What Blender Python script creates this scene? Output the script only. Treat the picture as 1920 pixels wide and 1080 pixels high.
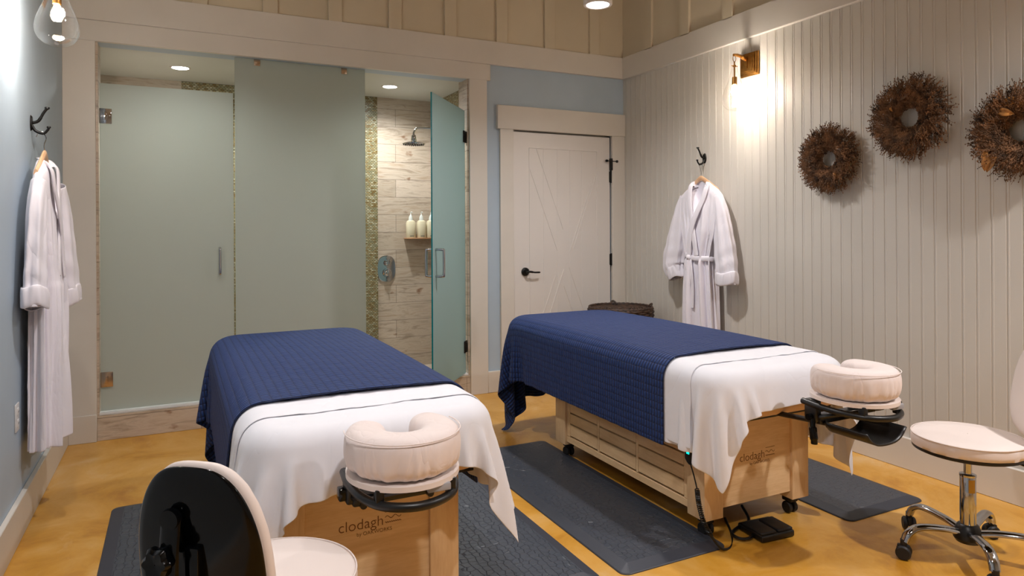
import bpy, bmesh, math, random
import numpy as np
from mathutils import Vector, Matrix
PI = math.pi
for o in list(bpy.data.objects): bpy.data.objects.remove(o)
SC = bpy.context.scene
COL = SC.collection

# ------------------------------------------------------------------ camera
FPX, YAW, ROLL, HORIZON, CAMH = 1272.0, 0.45997, -0.00512, 425.87, 1.282
cam_d = bpy.data.cameras.new('camera'); cam = bpy.data.objects.new('camera', cam_d); COL.objects.link(cam)
cam_d.sensor_width = 36; cam_d.lens = FPX/1920*36; cam_d.shift_y = -(540-HORIZON)/1920; cam_d.clip_start = .05
rt = Vector((math.cos(YAW), -math.sin(YAW), 0)); fw = Vector((math.sin(YAW), math.cos(YAW), 0)); up = Vector((0, 0, 1))
r2 = rt*math.cos(ROLL)+up*math.sin(ROLL); u2 = up*math.cos(ROLL)-rt*math.sin(ROLL)
cm = Matrix((r2, u2, -fw)).transposed().to_4x4(); cm.translation = (0, 0, CAMH)
cam.matrix_world = cm
SC.camera = cam

# ------------------------------------------------------------------ world, lights, exposure
EXPOSURE = 0.48
SC.view_settings.view_transform = 'Standard'; SC.view_settings.look = 'None'
SC.view_settings.gamma = 1; SC.view_settings.exposure = EXPOSURE; SC.view_settings.use_curve_mapping = False
w = bpy.data.worlds.new('world'); SC.world = w; w.use_nodes = True
w.node_tree.nodes['Background'].inputs[0].default_value = (1.0, 1.0, 1.0, 1)
w.node_tree.nodes['Background'].inputs[1].default_value = .25

def lamp(name, kind, loc, power, color, size=.1, rot=(0, 0, 0), **kw):
    l = bpy.data.lights.new(name, kind); l.energy = power; l.color = color
    if kind == 'AREA': l.shape = 'DISK'; l.size = size
    elif kind in ('POINT', 'SPOT'): l.shadow_soft_size = size
    for k, v in kw.items(): setattr(l, k, v)
    o = bpy.data.objects.new(name, l); COL.objects.link(o); o.location = loc; o.rotation_euler = rot
    return o
WARM = (1.0, .90, .80); SOFT = (1.0, .955, .95); COOL = (.98, 1.0, .98)
# ceiling cans: (x, y, z of lower rim, power)
CANS = [(2.257, 3.39, 2.60, 36), (2.95, .40, 2.75, 66), (.35, 2.75, 2.75, 30), (.60, .35, 2.75, 38)]
for x, y, z, p in CANS:
    lamp('can_light', 'SPOT', (x, y, z-.012), p*2.4, SOFT, .05, spot_size=2.7, spot_blend=.9)
# bulbs inside the two wall sconces
SCONCE_Y = 3.335
lamp('bulb_light', 'POINT', (3.285, SCONCE_Y, 2.165), 75, WARM, .025)
lamp('bulb_light', 'POINT', (-.445, SCONCE_Y, 2.165), 40, WARM, .025)
# recessed shower downlights
SHOWER_LIGHTS = [(.033, 5.42), (1.576, 5.42)]
for x, y in SHOWER_LIGHTS:
    lamp('shower_spot', 'SPOT', (x, y, 2.425), 68, COOL, .05, spot_size=2.75, spot_blend=.8)

# ------------------------------------------------------------------ helpers
def lin(c):
    return tuple(((v/255)/12.92 if v/255 <= .04045 else ((v/255+.055)/1.055)**2.4) for v in c)+(1,)

class NT:
    def __init__(s, name):
        s.m = bpy.data.materials.new(name); s.m.use_nodes = True; s.t = s.m.node_tree; s.n = s.t.nodes
        s.b = s.n['Principled BSDF']; s.out = s.n['Material Output']
    def add(s, kind, **kw):
        n = s.n.new(kind)
        for k, v in kw.items():
            if k.startswith('i_'): n.inputs[k[2:].replace('_', ' ')].default_value = v
            else: setattr(n, k, v)
        return n
    def link(s, a, b): s.t.links.new(a, b)
    def coord(s, kind='Object', scale=(1, 1, 1)):
        tc = s.add('ShaderNodeTexCoord'); mp = s.add('ShaderNodeMapping'); mp.inputs['Scale'].default_value = scale
        s.link(tc.outputs[kind], mp.inputs['Vector']); return mp.outputs['Vector']
    def ramp(s, fac, stops):
        r = s.add('ShaderNodeValToRGB'); e = r.color_ramp.elements
        while len(e) < len(stops): e.new(.5)
        for i, (p, c) in enumerate(stops): e[i].position = p; e[i].color = c
        s.link(fac, r.inputs['Fac']); return r.outputs['Color']
    def bump(s, h, strength, dist=.01, prev=None):
        b = s.add('ShaderNodeBump'); b.inputs['Strength'].default_value = strength; b.inputs['Distance'].default_value = dist
        s.link(h, b.inputs['Height'])
        if prev: s.link(prev, b.inputs['Normal'])
        s.link(b.outputs['Normal'], s.b.inputs['Normal']); return b.outputs['Normal']
    def math(s, op, a, b=None, c=None):
        n = s.add('ShaderNodeMath'); n.operation = op
        for i, v in enumerate((a, b, c)):
            if v is None: continue
            if isinstance(v, (int, float)): n.inputs[i].default_value = v
            else: s.link(v, n.inputs[i])
        return n.outputs[0]

def mat(name, c, rough=.5, metal=0, noise=0, nscale=8, bump=0, bscale=60, sheen=0, coat=0, spec=.5, emit=0, nstretch=(1, 1, 1)):
    k = NT(name); b = k.b
    b.inputs['Base Color'].default_value = lin(c); b.inputs['Roughness'].default_value = rough; b.inputs['Metallic'].default_value = metal
    b.inputs['Specular IOR Level'].default_value = spec
    if sheen: b.inputs['Sheen Weight'].default_value = sheen; b.inputs['Sheen Roughness'].default_value = .5
    if coat: b.inputs['Coat Weight'].default_value = coat; b.inputs['Coat Roughness'].default_value = .05
    if emit: b.inputs['Emission Color'].default_value = lin(c); b.inputs['Emission Strength'].default_value = emit
    v = k.coord('Object', nstretch)
    if noise:
        n = k.add('ShaderNodeTexNoise', i_Scale=nscale, i_Detail=4.0); k.link(v, n.inputs['Vector'])
        lo = tuple(max(0, x*(1-noise)) for x in c); hi = tuple(min(255, x*(1+noise)) for x in c)
        k.link(k.ramp(n.outputs['Fac'], [(.3, lin(lo)), (.7, lin(hi))]), b.inputs['Base Color'])
    if bump:
        n = k.add('ShaderNodeTexNoise', i_Scale=bscale, i_Detail=3.0); k.link(v, n.inputs['Vector']); k.bump(n.outputs['Fac'], bump, .002)
    return k.m

def wood(name, a, b_, rough=.42, axis=(1, 1, 1)):
    k = NT(name); v = k.coord('Object', axis)
    n = k.add('ShaderNodeTexNoise', i_Scale=3.2, i_Detail=5.0, i_Distortion=1.3); k.link(v, n.inputs['Vector'])
    n2 = k.add('ShaderNodeTexNoise', i_Scale=26.0, i_Detail=4.0); k.link(v, n2.inputs['Vector'])
    f = k.math('ADD', k.math('MULTIPLY', n.outputs['Fac'], .65), k.math('MULTIPLY', n2.outputs['Fac'], .35))
    k.link(k.ramp(f, [(.36, lin(b_)), (.62, lin(a))]), k.b.inputs['Base Color']); k.b.inputs['Roughness'].default_value = rough
    return k.m

M = {}
M['wall_blue'] = mat('blue_grey_wall_paint', (172, 188, 202), .55, noise=.02, nscale=3, bump=.08, bscale=180)
M['bead'] = mat('cream_beadboard_paint', (206, 201, 192), .42, noise=.015, nscale=2)
M['trim'] = mat('warm_white_trim_paint', (214, 208, 199), .42, noise=.015, nscale=3, bump=.04, bscale=90)
M['batten'] = mat('cream_board_paint', (208, 196, 172), .5, noise=.02, nscale=2)
M['door_paint'] = mat('door_paint', (221, 216, 211), .38, noise=.01, nscale=2)
M['ceiling'] = mat('ceiling_paint', (214, 200, 178), .7)
M['shower_ceiling'] = mat('shower_ceiling_paint', (200, 200, 192), .5)
M['brass'] = mat('aged_brass', (176, 128, 66), .32, 1, noise=.12, nscale=30)
M['chrome'] = mat('chrome', (186, 188, 192), .07, 1)
M['nickel'] = mat('brushed_nickel', (200, 180, 160), .25, 1)
M['blackmetal'] = mat('black_iron', (14, 13, 13), .42, .3)
M['gloss_black'] = mat('gloss_black_plastic', (4, 5, 7), .10, spec=.3)
M['black'] = mat('black_plastic', (12, 12, 13), .38)
M['rubber'] = mat('black_rubber', (20, 20, 22), .55)
M['vinyl'] = mat('blush_cream_upholstery', (230, 218, 212), .5, bump=.12, bscale=14)
M['cradle_cloth'] = mat('blush_cradle_cotton', (232, 216, 208), .75, sheen=.2, bump=.2, bscale=40)
M['sheet'] = mat('white_cotton', (230, 231, 238), .8, sheen=.25, bump=.15, bscale=22)
M['beige_cloth'] = mat('beige_fitted_cotton', (212, 176, 140), .8, sheen=.2, bump=.2, bscale=30)
M['robe'] = mat('white_robe_cotton', (240, 232, 238), .8, sheen=.3, bump=.25, bscale=30, nstretch=(1, 1, .3))
M['hanger_wood'] = wood('hanger_wood', (224, 184, 148), (200, 156, 116))
M['shelf_wood'] = mat('shelf_wood', (186, 140, 104), .5)
M['maple'] = wood('maple_panel', (236, 204, 160), (220, 184, 136), .4, (.8, .8, 6))
M['maple_v'] = wood('maple_leg', (238, 207, 164), (224, 188, 142), .4, (6, 6, .8))
M['engraved'] = mat('engraved_letters', (120, 78, 44), .7)
M['leaf_dark'] = mat('dark_dried_leaves', (96, 66, 40), .7, noise=.3, nscale=25)
M['wicker'] = mat('dark_wicker', (58, 42, 32), .6, noise=.5, nscale=40)
M['twig'] = mat('dried_twigs', (98, 70, 47), .8, noise=.6, nscale=22)
M['leaf'] = mat('dried_leaves', (168, 116, 58), .6, noise=.3, nscale=25)
M['bulb'] = mat('lit_bulb', (255, 226, 190), .5, emit=60)
M['can_face'] = mat('lit_lens', (255, 250, 244), .5, emit=14)
M['can_body'] = mat('white_fixture', (222, 214, 208), .4)
M['shower_lens'] = mat('lit_shower_lens', (244, 250, 255), .5, emit=30)
M['plastic_white'] = mat('white_plastic', (222, 222, 222), .35)
M['teal_led'] = mat('teal_display', (0, 220, 190), .4, emit=3)
M['label'] = mat('grey_label', (160, 160, 165), .5)
M['amber'] = mat('amber_label', (196, 150, 50), .4)
M['lotion'] = mat('lotion_bottle', (226, 216, 186), .3)
M['pump'] = mat('pump_plastic', (214, 218, 212), .25)
M['dark'] = mat('dark_gap_shade', (60, 52, 46), .8)  # dark tone standing in for shade in gaps and slots
M['print'] = mat('grey_print', (110, 108, 100), .6)

def cloth(name, c, scale, stretch, big, fine):
    k = NT(name); k.b.inputs['Base Color'].default_value = lin(c); k.b.inputs['Roughness'].default_value = .8; k.b.inputs['Sheen Weight'].default_value = .2
    v = k.coord('Object', stretch)
    n = k.add('ShaderNodeTexNoise', i_Scale=scale, i_Detail=2.0, i_Distortion=1.6); k.link(v, n.inputs['Vector'])
    r = k.math('POWER', k.math('ABSOLUTE', k.math('SUBTRACT', n.outputs['Fac'], .5)), .6)
    p = k.bump(r, big, .012)
    n2 = k.add('ShaderNodeTexNoise', i_Scale=scale*5, i_Detail=3.0); k.link(v, n2.inputs['Vector']); k.bump(n2.outputs['Fac'], fine, .002, p)
    return k.m
M['sheet'] = cloth('white_cotton_sheet', (230, 231, 238), 3.2, (1, .8, .7), .32, .15)
M['robe'] = cloth('white_robe_cotton_folds', (236, 232, 240), 9, (1, 1, .25), .45, .25)
M['cradle_cloth'] = cloth('blush_cradle_cotton_folds', (230, 217, 213), 11, (1, 1, .5), .3, .2)
def m_floor():
    k = NT('amber_stained_concrete'); v = k.coord('Object')
    a = k.add('ShaderNodeTexNoise', i_Scale=2.3, i_Detail=9.0, i_Roughness=.66, i_Distortion=.9); k.link(v, a.inputs['Vector'])
    c = k.ramp(a.outputs['Fac'], [(.30, lin((178, 120, 30))), (.46, lin((204, 148, 52))), (.58, lin((213, 162, 80))), (.74, lin((218, 182, 126)))])
    b = k.add('ShaderNodeTexNoise', i_Scale=9.0, i_Detail=6.0, i_Roughness=.7); k.link(k.coord('Object', (1, .45, 1)), b.inputs['Vector'])
    s = k.ramp(b.outputs['Fac'], [(.60, (0, 0, 0, 1)), (.76, (1, 1, 1, 1))])
    mx = k.add('ShaderNodeMix', data_type='RGBA'); k.link(k.math('MULTIPLY', s, .45), mx.inputs[0])
    k.link(c, mx.inputs[6]); mx.inputs[7].default_value = lin((226, 190, 140))
    d = k.add('ShaderNodeTexNoise', i_Scale=140.0, i_Detail=2.0); k.link(v, d.inputs['Vector'])
    k.link(mx.outputs[2], k.b.inputs['Base Color'])
    k.b.inputs['Roughness'].default_value = .36; k.b.inputs['Coat Weight'].default_value = .15
    k.bump(d.outputs['Fac'], .12, .002)
    return k.m
M['floor'] = m_floor()

def wall_vec(k):
    """(x+y, z) of the surface point in metres, for tiling on upright faces"""
    tc = k.add('ShaderNodeTexCoord'); sp = k.add('ShaderNodeSeparateXYZ'); k.link(tc.outputs['Object'], sp.inputs[0])
    cb = k.add('ShaderNodeCombineXYZ'); k.link(k.math('ADD', sp.outputs[0], sp.outputs[1]), cb.inputs[0]); k.link(sp.outputs[2], cb.inputs[1])
    return cb.outputs[0]

def m_tile():
    k = NT('whitewashed_plank_tile'); v = wall_vec(k)
    mp = k.add('ShaderNodeMapping'); mp.inputs['Location'].default_value = (.25, .02, 0); k.link(v, mp.inputs['Vector'])
    br = k.add('ShaderNodeTexBrick', i_Scale=1.0, i_Mortar_Size=.0022, i_Brick_Width=.92, i_Row_Height=.1575, offset=.37)
    br.inputs['Color1'].default_value = lin((204, 192, 178)); br.inputs['Color2'].default_value = lin((186, 174, 158)); br.inputs['Mortar'].default_value = lin((150, 140, 128))
    k.link(mp.outputs[0], br.inputs['Vector'])
    m2 = k.add('ShaderNodeMapping'); m2.inputs['Scale'].default_value = (2.2, 14, 1); k.link(v, m2.inputs['Vector'])
    n = k.add('ShaderNodeTexNoise', i_Scale=1.6, i_Detail=8.0, i_Roughness=.65, i_Distortion=.8); k.link(m2.outputs[0], n.inputs['Vector'])
    st = k.ramp(n.outputs['Fac'], [(.35, lin((176, 158, 138))), (.5, lin((255, 250, 244))), (.66, lin((210, 186, 160)))])
    m3 = k.add('ShaderNodeMapping'); m3.inputs['Scale'].default_value = (5, 9, 1); k.link(v, m3.inputs['Vector'])
    n3 = k.add('ShaderNodeTexNoise', i_Scale=1.5, i_Detail=3.0); k.link(m3.outputs[0], n3.inputs['Vector'])
    kn = k.ramp(n3.outputs['Fac'], [(.66, (1, 1, 1, 1)), (.76, lin((170, 124, 84)))])
    x = k.add('ShaderNodeMix', data_type='RGBA', blend_type='MULTIPLY'); x.inputs[0].default_value = .62
    k.link(br.outputs['Color'], x.inputs[6]); k.link(st, x.inputs[7])
    y = k.add('ShaderNodeMix', data_type='RGBA', blend_type='MULTIPLY'); y.inputs[0].default_value = .8
    k.link(x.outputs[2], y.inputs[6]); k.link(kn, y.inputs[7]); k.link(y.outputs[2], k.b.inputs['Base Color'])
    k.b.inputs['Roughness'].default_value = .38
    k.bump(k.math('MULTIPLY', br.outputs['Fac'], -1), .5, .003)
    return k.m
M['tile'] = m_tile()

def m_mosaic():
    k = NT('gold_glass_mosaic'); v = wall_vec(k)
    br = k.add('ShaderNodeTexBrick', i_Scale=1.0, i_Mortar_Size=.002, i_Brick_Width=.024, i_Row_Height=.0125)
    br.inputs['Color1'].default_value = (0, 0, 0, 1); br.inputs['Color2'].default_value = (1, 1, 1, 1); br.inputs['Mortar'].default_value = (.5, .5, .5, 1)
    k.link(v, br.inputs['Vector'])
    c = k.ramp(br.outputs['Color'], [(0, lin((128, 100, 44))), (.35, lin((176, 160, 116))), (.6, lin((140, 138, 104))), (1, lin((204, 198, 168)))])
    mx = k.add('ShaderNodeMix', data_type='RGBA'); k.link(br.outputs['Fac'], mx.inputs[0]); k.link(c, mx.inputs[6]); mx.inputs[7].default_value = lin((92, 84, 66))
    k.link(mx.outputs[2], k.b.inputs['Base Color']); k.b.inputs['Roughness'].default_value = .28
    k.bump(k.math('MULTIPLY', br.outputs['Fac'], -1), .8, .004)
    return k.m
M['mosaic'] = m_mosaic()

def m_frost(name, col, dif):
    k = NT(name)
    tr = k.add('ShaderNodeBsdfTranslucent'); tr.inputs['Color'].default_value = lin(col)
    df = k.add('ShaderNodeBsdfDiffuse'); df.inputs['Color'].default_value = lin(col)
    rf = k.add('ShaderNodeBsdfRefraction'); rf.inputs['Color'].default_value = lin(col); rf.inputs['Roughness'].default_value = .72; rf.inputs['IOR'].default_value = 1.12
    m0 = k.add('ShaderNodeMixShader'); m0.inputs[0].default_value = .45; k.link(tr.outputs[0], m0.inputs[1]); k.link(rf.outputs[0], m0.inputs[2])
    m1 = k.add('ShaderNodeMixShader'); m1.inputs[0].default_value = dif; k.link(m0.outputs[0], m1.inputs[1]); k.link(df.outputs[0], m1.inputs[2])
    gl = k.add('ShaderNodeBsdfGlossy'); gl.inputs['Roughness'].default_value = .38
    lw = k.add('ShaderNodeLayerWeight'); lw.inputs['Blend'].default_value = .25
    m2 = k.add('ShaderNodeMixShader'); k.link(k.math('MULTIPLY', lw.outputs['Fresnel'], .35), m2.inputs[0]); k.link(m1.outputs[0], m2.inputs[1]); k.link(gl.outputs[0], m2.inputs[2])
    k.link(m2.outputs[0], k.out.inputs['Surface']); return k.m
M['frost'] = m_frost('frosted_glass', (212, 217, 212), .38)
M['frost_door'] = m_frost('teal_frosted_glass', (186, 212, 212), .5)
M['glass_edge'] = mat('glass_edge', (0, 120, 128), .2)
M['glass_edge_pale'] = mat('pale_glass_edge', (190, 214, 202), .2)

def m_thin_glass():
    k = NT('clear_glass'); t = k.add('ShaderNodeBsdfTransparent'); g = k.add('ShaderNodeBsdfGlossy'); g.inputs['Roughness'].default_value = .03
    lw = k.add('ShaderNodeLayerWeight'); lw.inputs['Blend'].default_value = .35
    x = k.add('ShaderNodeMixShader'); k.link(k.math('MULTIPLY', lw.outputs['Facing'], .55), x.inputs[0]); k.link(t.outputs[0], x.inputs[1]); k.link(g.outputs[0], x.inputs[2])
    k.link(x.outputs[0], k.out.inputs['Surface']); return k.m
M['clear'] = m_thin_glass()

def m_mat():
    k = NT('dark_anti_fatigue_foam')
    tc = k.add('ShaderNodeTexCoord'); sp = k.add('ShaderNodeSeparateXYZ'); k.link(tc.outputs['Object'], sp.inputs[0])
    S = 1/.028
    cb = k.add('ShaderNodeCombineXYZ')
    k.link(k.math('MULTIPLY', sp.outputs[0], S), cb.inputs[0])
    k.link(k.math('MULTIPLY', sp.outputs[1], S), cb.inputs[1])
    vo = k.add('ShaderNodeTexVoronoi', feature='DISTANCE_TO_EDGE', i_Scale=1.0, i_Randomness=.5); k.link(cb.outputs[0], vo.inputs['Vector'])
    h = k.ramp(vo.outputs['Distance'], [(0, (1, 1, 1, 1)), (.07, (0, 0, 0, 1))])
    k.b.inputs['Base Color'].default_value = lin((60, 66, 76)); k.b.inputs['Roughness'].default_value = .40
    k.bump(h, .7, .004); return k.m
M['mat'] = m_mat()
M['mat_edge'] = mat('dark_foam_bevel', (52, 56, 66), .5, bump=.1, bscale=200)

def m_quilt():
    k = NT('navy_quilted_cotton'); tc = k.add('ShaderNodeTexCoord'); sp = k.add('ShaderNodeSeparateXYZ'); k.link(tc.outputs['UV'], sp.inputs[0])
    nz = k.add('ShaderNodeTexNoise', i_Scale=16.0, i_Detail=2.0); k.link(tc.outputs['UV'], nz.inputs['Vector'])
    wob = k.math('MULTIPLY', nz.outputs['Fac'], 1.6)
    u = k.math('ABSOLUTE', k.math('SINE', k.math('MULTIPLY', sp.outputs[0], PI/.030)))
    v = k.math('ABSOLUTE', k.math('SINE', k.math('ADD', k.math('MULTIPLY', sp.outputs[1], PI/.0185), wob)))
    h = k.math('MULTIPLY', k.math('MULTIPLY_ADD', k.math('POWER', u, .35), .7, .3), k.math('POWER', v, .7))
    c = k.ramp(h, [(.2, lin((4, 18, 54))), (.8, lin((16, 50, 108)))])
    k.link(c, k.b.inputs['Base Color']); k.b.inputs['Roughness'].default_value = .72
    k.b.inputs['Sheen Weight'].default_value = .15; k.b.inputs['Sheen Tint'].default_value = lin((90, 120, 190))
    k.bump(h, 1.0, .008); return k.m
M['quilt'] = m_quilt()

# ---- mesh helpers
def BM(): return bmesh.new()
def merge(bm, other, mx=None):
    if mx is not None: bmesh.ops.transform(other, matrix=mx, verts=other.verts)
    me = bpy.data.meshes.new('tmp'); other.to_mesh(me); other.free(); bm.from_mesh(me); bpy.data.meshes.remove(me)
def box(bm, lo, hi, bev=0, seg=2, mx=None):
    b = bmesh.new(); bmesh.ops.create_cube(b, size=1)
    lo = Vector(lo); hi = Vector(hi); c = (lo+hi)/2; s = hi-lo
    for v in b.verts: v.co = Vector((v.co.x*s.x+c.x, v.co.y*s.y+c.y, v.co.z*s.z+c.z))
    if bev: bmesh.ops.bevel(b, geom=list(b.edges), offset=bev, segments=seg, profile=.5, affect='EDGES')
    merge(bm, b, mx); return bm
def grid(bm, P, cu=False, cv=False, caps=False):
    m = len(P); n = len(P[0])
    V = [[bm.verts.new(Vector(p)) for p in row] for row in P]
    for i in range(m if cu else m-1):
        for j in range(n if cv else n-1):
            a, b, c, d = V[i][j], V[(i+1) % m][j], V[(i+1) % m][(j+1) % n], V[i][(j+1) % n]
            try: bm.faces.new((a, d, c, b))
            except ValueError: pass
    if caps:
        for row, rev in ((V[0], True), (V[-1], False)):
            cc = Vector((0, 0, 0))
            for q in row: cc += q.co
            q0 = bm.verts.new(cc/len(row))
            for j in range(n):
                a, b = row[j], row[(j+1) % n]
                bm.faces.new((q0, b, a) if rev else (q0, a, b))
    return V
def tube(bm, pts, r, seg=12, caps=True, closed=False, sq=None):
    pts = [Vector(p) for p in pts]; n = len(pts); rs = r if isinstance(r, (list, tuple)) else [r]*n
    rows = []; prev = None
    for i, p in enumerate(pts):
        if closed: t = pts[(i+1) % n]-pts[i-1]
        else: t = pts[min(i+1, n-1)]-pts[max(i-1, 0)]
        t.normalize()
        if prev is None: a = t.orthogonal().normalized() if abs(t.z) > .9 else t.cross(Vector((0, 0, 1))).normalized()
        else: a = (prev-t*prev.dot(t)).normalized()
        prev = a; b = t.cross(a)
        rows.append([p+(a*math.cos(2*PI*k/seg)+b*math.sin(2*PI*k/seg))*rs[i] for k in range(seg)])
    grid(bm, rows, cu=closed, cv=True, caps=caps and not closed)
def lathe(bm, prof, c=(0, 0, 0), seg=32, mx=None, caps=True):
    b = bmesh.new(); c = Vector(c)
    rows = [[c+Vector((r*math.cos(2*PI*k/seg), r*math.sin(2*PI*k/seg), z)) for k in range(seg)] for r, z in prof]
    grid(b, rows, cv=True, caps=caps); merge(bm, b, mx)
def smooth_path(pts, n=8):
    """Catmull-Rom through points"""
    P = [Vector(p) for p in pts]; P = [2*P[0]-P[1]]+P+[2*P[-1]-P[-2]]; out = []
    for i in range(1, len(P)-2):
        for k in range(n):
            t = k/n; a, b, c, d = P[i-1:i+3]
            out.append(.5*((2*b)+(c-a)*t+(2*a-5*b+4*c-d)*t*t+(3*b-a-3*c+d)*t**3))
    out.append(P[-2]); return out
def lerp_tab(tab, x):
    if (tab[0][0]-x)*(tab[-1][0]-tab[0][0]) >= 0: return tab[0][1:]
    for a, b in zip(tab, tab[1:]):
        if min(a[0], b[0]) <= x <= max(a[0], b[0]):
            t = (x-a[0])/(b[0]-a[0]); t = t*t*(3-2*t)*.4+t*.6
            return tuple(p+(q-p)*t for p, q in zip(a[1:], b[1:]))
    return tab[-1][1:]

def obj(name, bm, m, parent=None, angle=38, off=None, smooth=True):
    if off is not None: bmesh.ops.translate(bm, vec=-Vector(off), verts=bm.verts)
    bmesh.ops.recalc_face_normals(bm, faces=bm.faces)
    if smooth:
        for f in bm.faces: f.smooth = True
        for e in bm.edges:
            if len(e.link_faces) == 2 and e.calc_face_angle(0) > math.radians(angle): e.smooth = False
    me = bpy.data.meshes.new(name); bm.to_mesh(me); bm.free()
    for mm in (m if isinstance(m, list) else [m]): me.materials.append(mm)
    o = bpy.data.objects.new(name, me); COL.objects.link(o)
    if parent is not None: o.parent = parent
    return o
def thing(name, label, cat, loc=(0, 0, 0), rz=0, group=None):
    o = bpy.data.objects.new(name, None); COL.objects.link(o); o.location = loc; o.rotation_euler = (0, 0, rz)
    o.empty_display_size = .05; return tag(o, label, cat, group)
def tag(o, label, cat, group=None):
    o['label'] = label; o['category'] = cat
    if group: o['group'] = group
    return o
def struct(name, bm, m, parent=None, **kw):
    o = obj(name, bm, m, parent, **kw)
    if parent is None: o['kind'] = 'structure'
    return o
def copy_tree(o, parent=None):
    c = o.copy(); COL.objects.link(c)
    if parent is not None: c.parent = parent
    for ch in [x for x in bpy.data.objects if x.parent == o]: copy_tree(ch, c)
    return c
def subsurf(o, lv=1):
    s = o.modifiers.new('smooth', 'SUBSURF'); s.levels = lv; s.render_levels = lv; return o
def text_mesh(txt, size, extrude=.0006):
    cu = bpy.data.curves.new('t', 'FONT'); cu.body = txt; cu.size = size; cu.extrude = extrude; cu.offset = -.012*size; cu.align_x = 'LEFT'
    o = bpy.data.objects.new('t', cu); COL.objects.link(o); dg = bpy.context.evaluated_depsgraph_get()
    me = bpy.data.meshes.new_from_object(o.evaluated_get(dg)); bpy.data.objects.remove(o); bpy.data.curves.remove(cu)
    b = bmesh.new(); b.from_mesh(me); bpy.data.meshes.remove(me); return b

# ------------------------------------------------------------------ the room
XL, XR, YB, YF, ZC = -.60, 3.45, 4.80, -2.6, 3.45
OX0, OX1, OZ0, OZ1 = -.432, 2.012, .158, 2.417       # shower opening in the back wall
DX0, DX1, DZ1 = 2.385, 3.318, 2.05                  # door frame opening
b = BM(); box(b, (XL-.2, YF, -.1), (XR+.2, YB+.12, 0)); struct('floor', b, M['floor'])
b = BM(); box(b, (XL-.2, YF, ZC), (XR+.2, YB+.2, ZC+.1)); struct('ceiling', b, M['ceiling'])
b = BM(); box(b, (XL-.15, YF-.1, 0), (XR+.15, YF, ZC)); struct('wall_front', b, M['bead'])
b = BM(); box(b, (XL-.15, YF, 0), (XL, YB+.12, ZC)); struct('wall_left', b, M['wall_blue'])
b = BM()                                              # back wall with the openings
box(b, (XL, YB, 0), (OX0-.02, YB+.12, ZC)); box(b, (OX0-.02, YB, OZ1), (OX1+.02, YB+.12, ZC))
box(b, (OX1+.02, YB, 0), (DX0-.02, YB+.12, ZC)); box(b, (DX0-.02, YB, DZ1+.02), (DX1+.02, YB+.12, ZC)); box(b, (DX1+.02, YB, 0), (XR+.15, YB+.12, ZC))
struct('wall_back', b, M['wall_blue'])
# beadboard wall: one moulded surface
b = BM(); pts = []; y = 3.014+.067*27
while y > YF:
    for dy, dx in ((.0040, 0), (.0022, .0022), (.0, .003), (-.0022, .0022), (-.0040, 0), (-.0065, -.0012), (-.0105, -.0012), (-.0125, 0)):
        pts.append((min(y+dy, YB+.1), dx))
    y -= .0672
rows = [[(XR+dx, yy, z) for yy, dx in pts] for z in (0, 1.3, 2.56)]
grid(b, rows); box(b, (XR+.012, YF, 0), (XR+.15, YB+.12, ZC)); box(b, (XR-.002, YF, 2.6), (XR+.012, YB, ZC))
struct('wall_right', b, M['bead'], angle=25)
# upper bands and battens
ZB0, ZB1 = 2.541, 2.722
b = BM(); box(b, (XL, YB-.034, ZB0), (XR, YB, ZB1), .003, 1); struct('trim_1', b, M['trim'])
b = BM(); box(b, (XR-.03, YF, ZB0-.004), (XR, YB-.034, ZB1), .003, 1); struct('trim_2', b, M['trim'])
b = BM(); box(b, (XL, YB-.012, ZB1-.01), (XR, YB+.01, ZC))
x = .092
k = -2
while .143+.4285*k < XR-.1:
    xc = .143+.4285*k
    if xc > XL: box(b, (xc-.047, YB-.032, ZB1-.01), (xc+.047, YB-.01, ZC), .002, 1)
    k += 1
struct('trim_3', b, M['batten'])
b = BM(); box(b, (XR-.010, YF, ZB1-.01), (XR+.01, YB, ZC))
for yc in [4.42-.441*k for k in range(16)]:
    box(b, (XR-.030, yc-.048, ZB1-.01), (XR-.008, yc+.048, ZC), .002, 1)
struct('trim_4', b, M['batten'])
# shower casing
b = BM(); box(b, (XL, YB-.022, 0), (OX0, YB+.01, OZ1+.004), .002, 1); struct('trim_5', b, M['trim'])
b = BM(); box(b, (OX1, YB-.022, 0), (2.158, YB+.01, OZ1+.004), .002, 1); struct('trim_6', b, M['trim'])
b = BM(); box(b, (XL, YB-.026, OZ1), (2.186, YB+.01, ZB0), .002, 1); struct('trim_7', b, M['trim'])
# baseboards
b = BM(); box(b, (XL, YF, 0), (XL+.022, YB-.022, .165), .003, 1); struct('baseboard_left', b, M['trim'])
b = BM(); box(b, (XR-.022, YF, 0), (XR, YB-.03, .165), .003, 1); struct('baseboard_right', b, M['trim'])
b = BM(); box(b, (2.158, YB-.02, 0), (DX0-.12, YB, .165), .003, 1); box(b, (XL+.022, YB-.028, 0), (OX0-.001, YB-.020, .165), .002, 1)
struct('baseboard_back', b, M['trim'])
# door casing
b = BM(); box(b, (2.268, YB-.024, 0), (DX0, YB+.005, DZ1+.004), .003, 1); struct('trim_8', b, M['trim'])
b = BM(); box(b, (DX1, YB-.024, 0), (XR, YB+.005, DZ1+.004), .003, 1); struct('trim_9', b, M['trim'])
b = BM(); box(b, (2.243, YB-.032, DZ1), (XR, YB+.005, 2.236), .003, 1); struct('trim_10', b, M['trim'])

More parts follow.
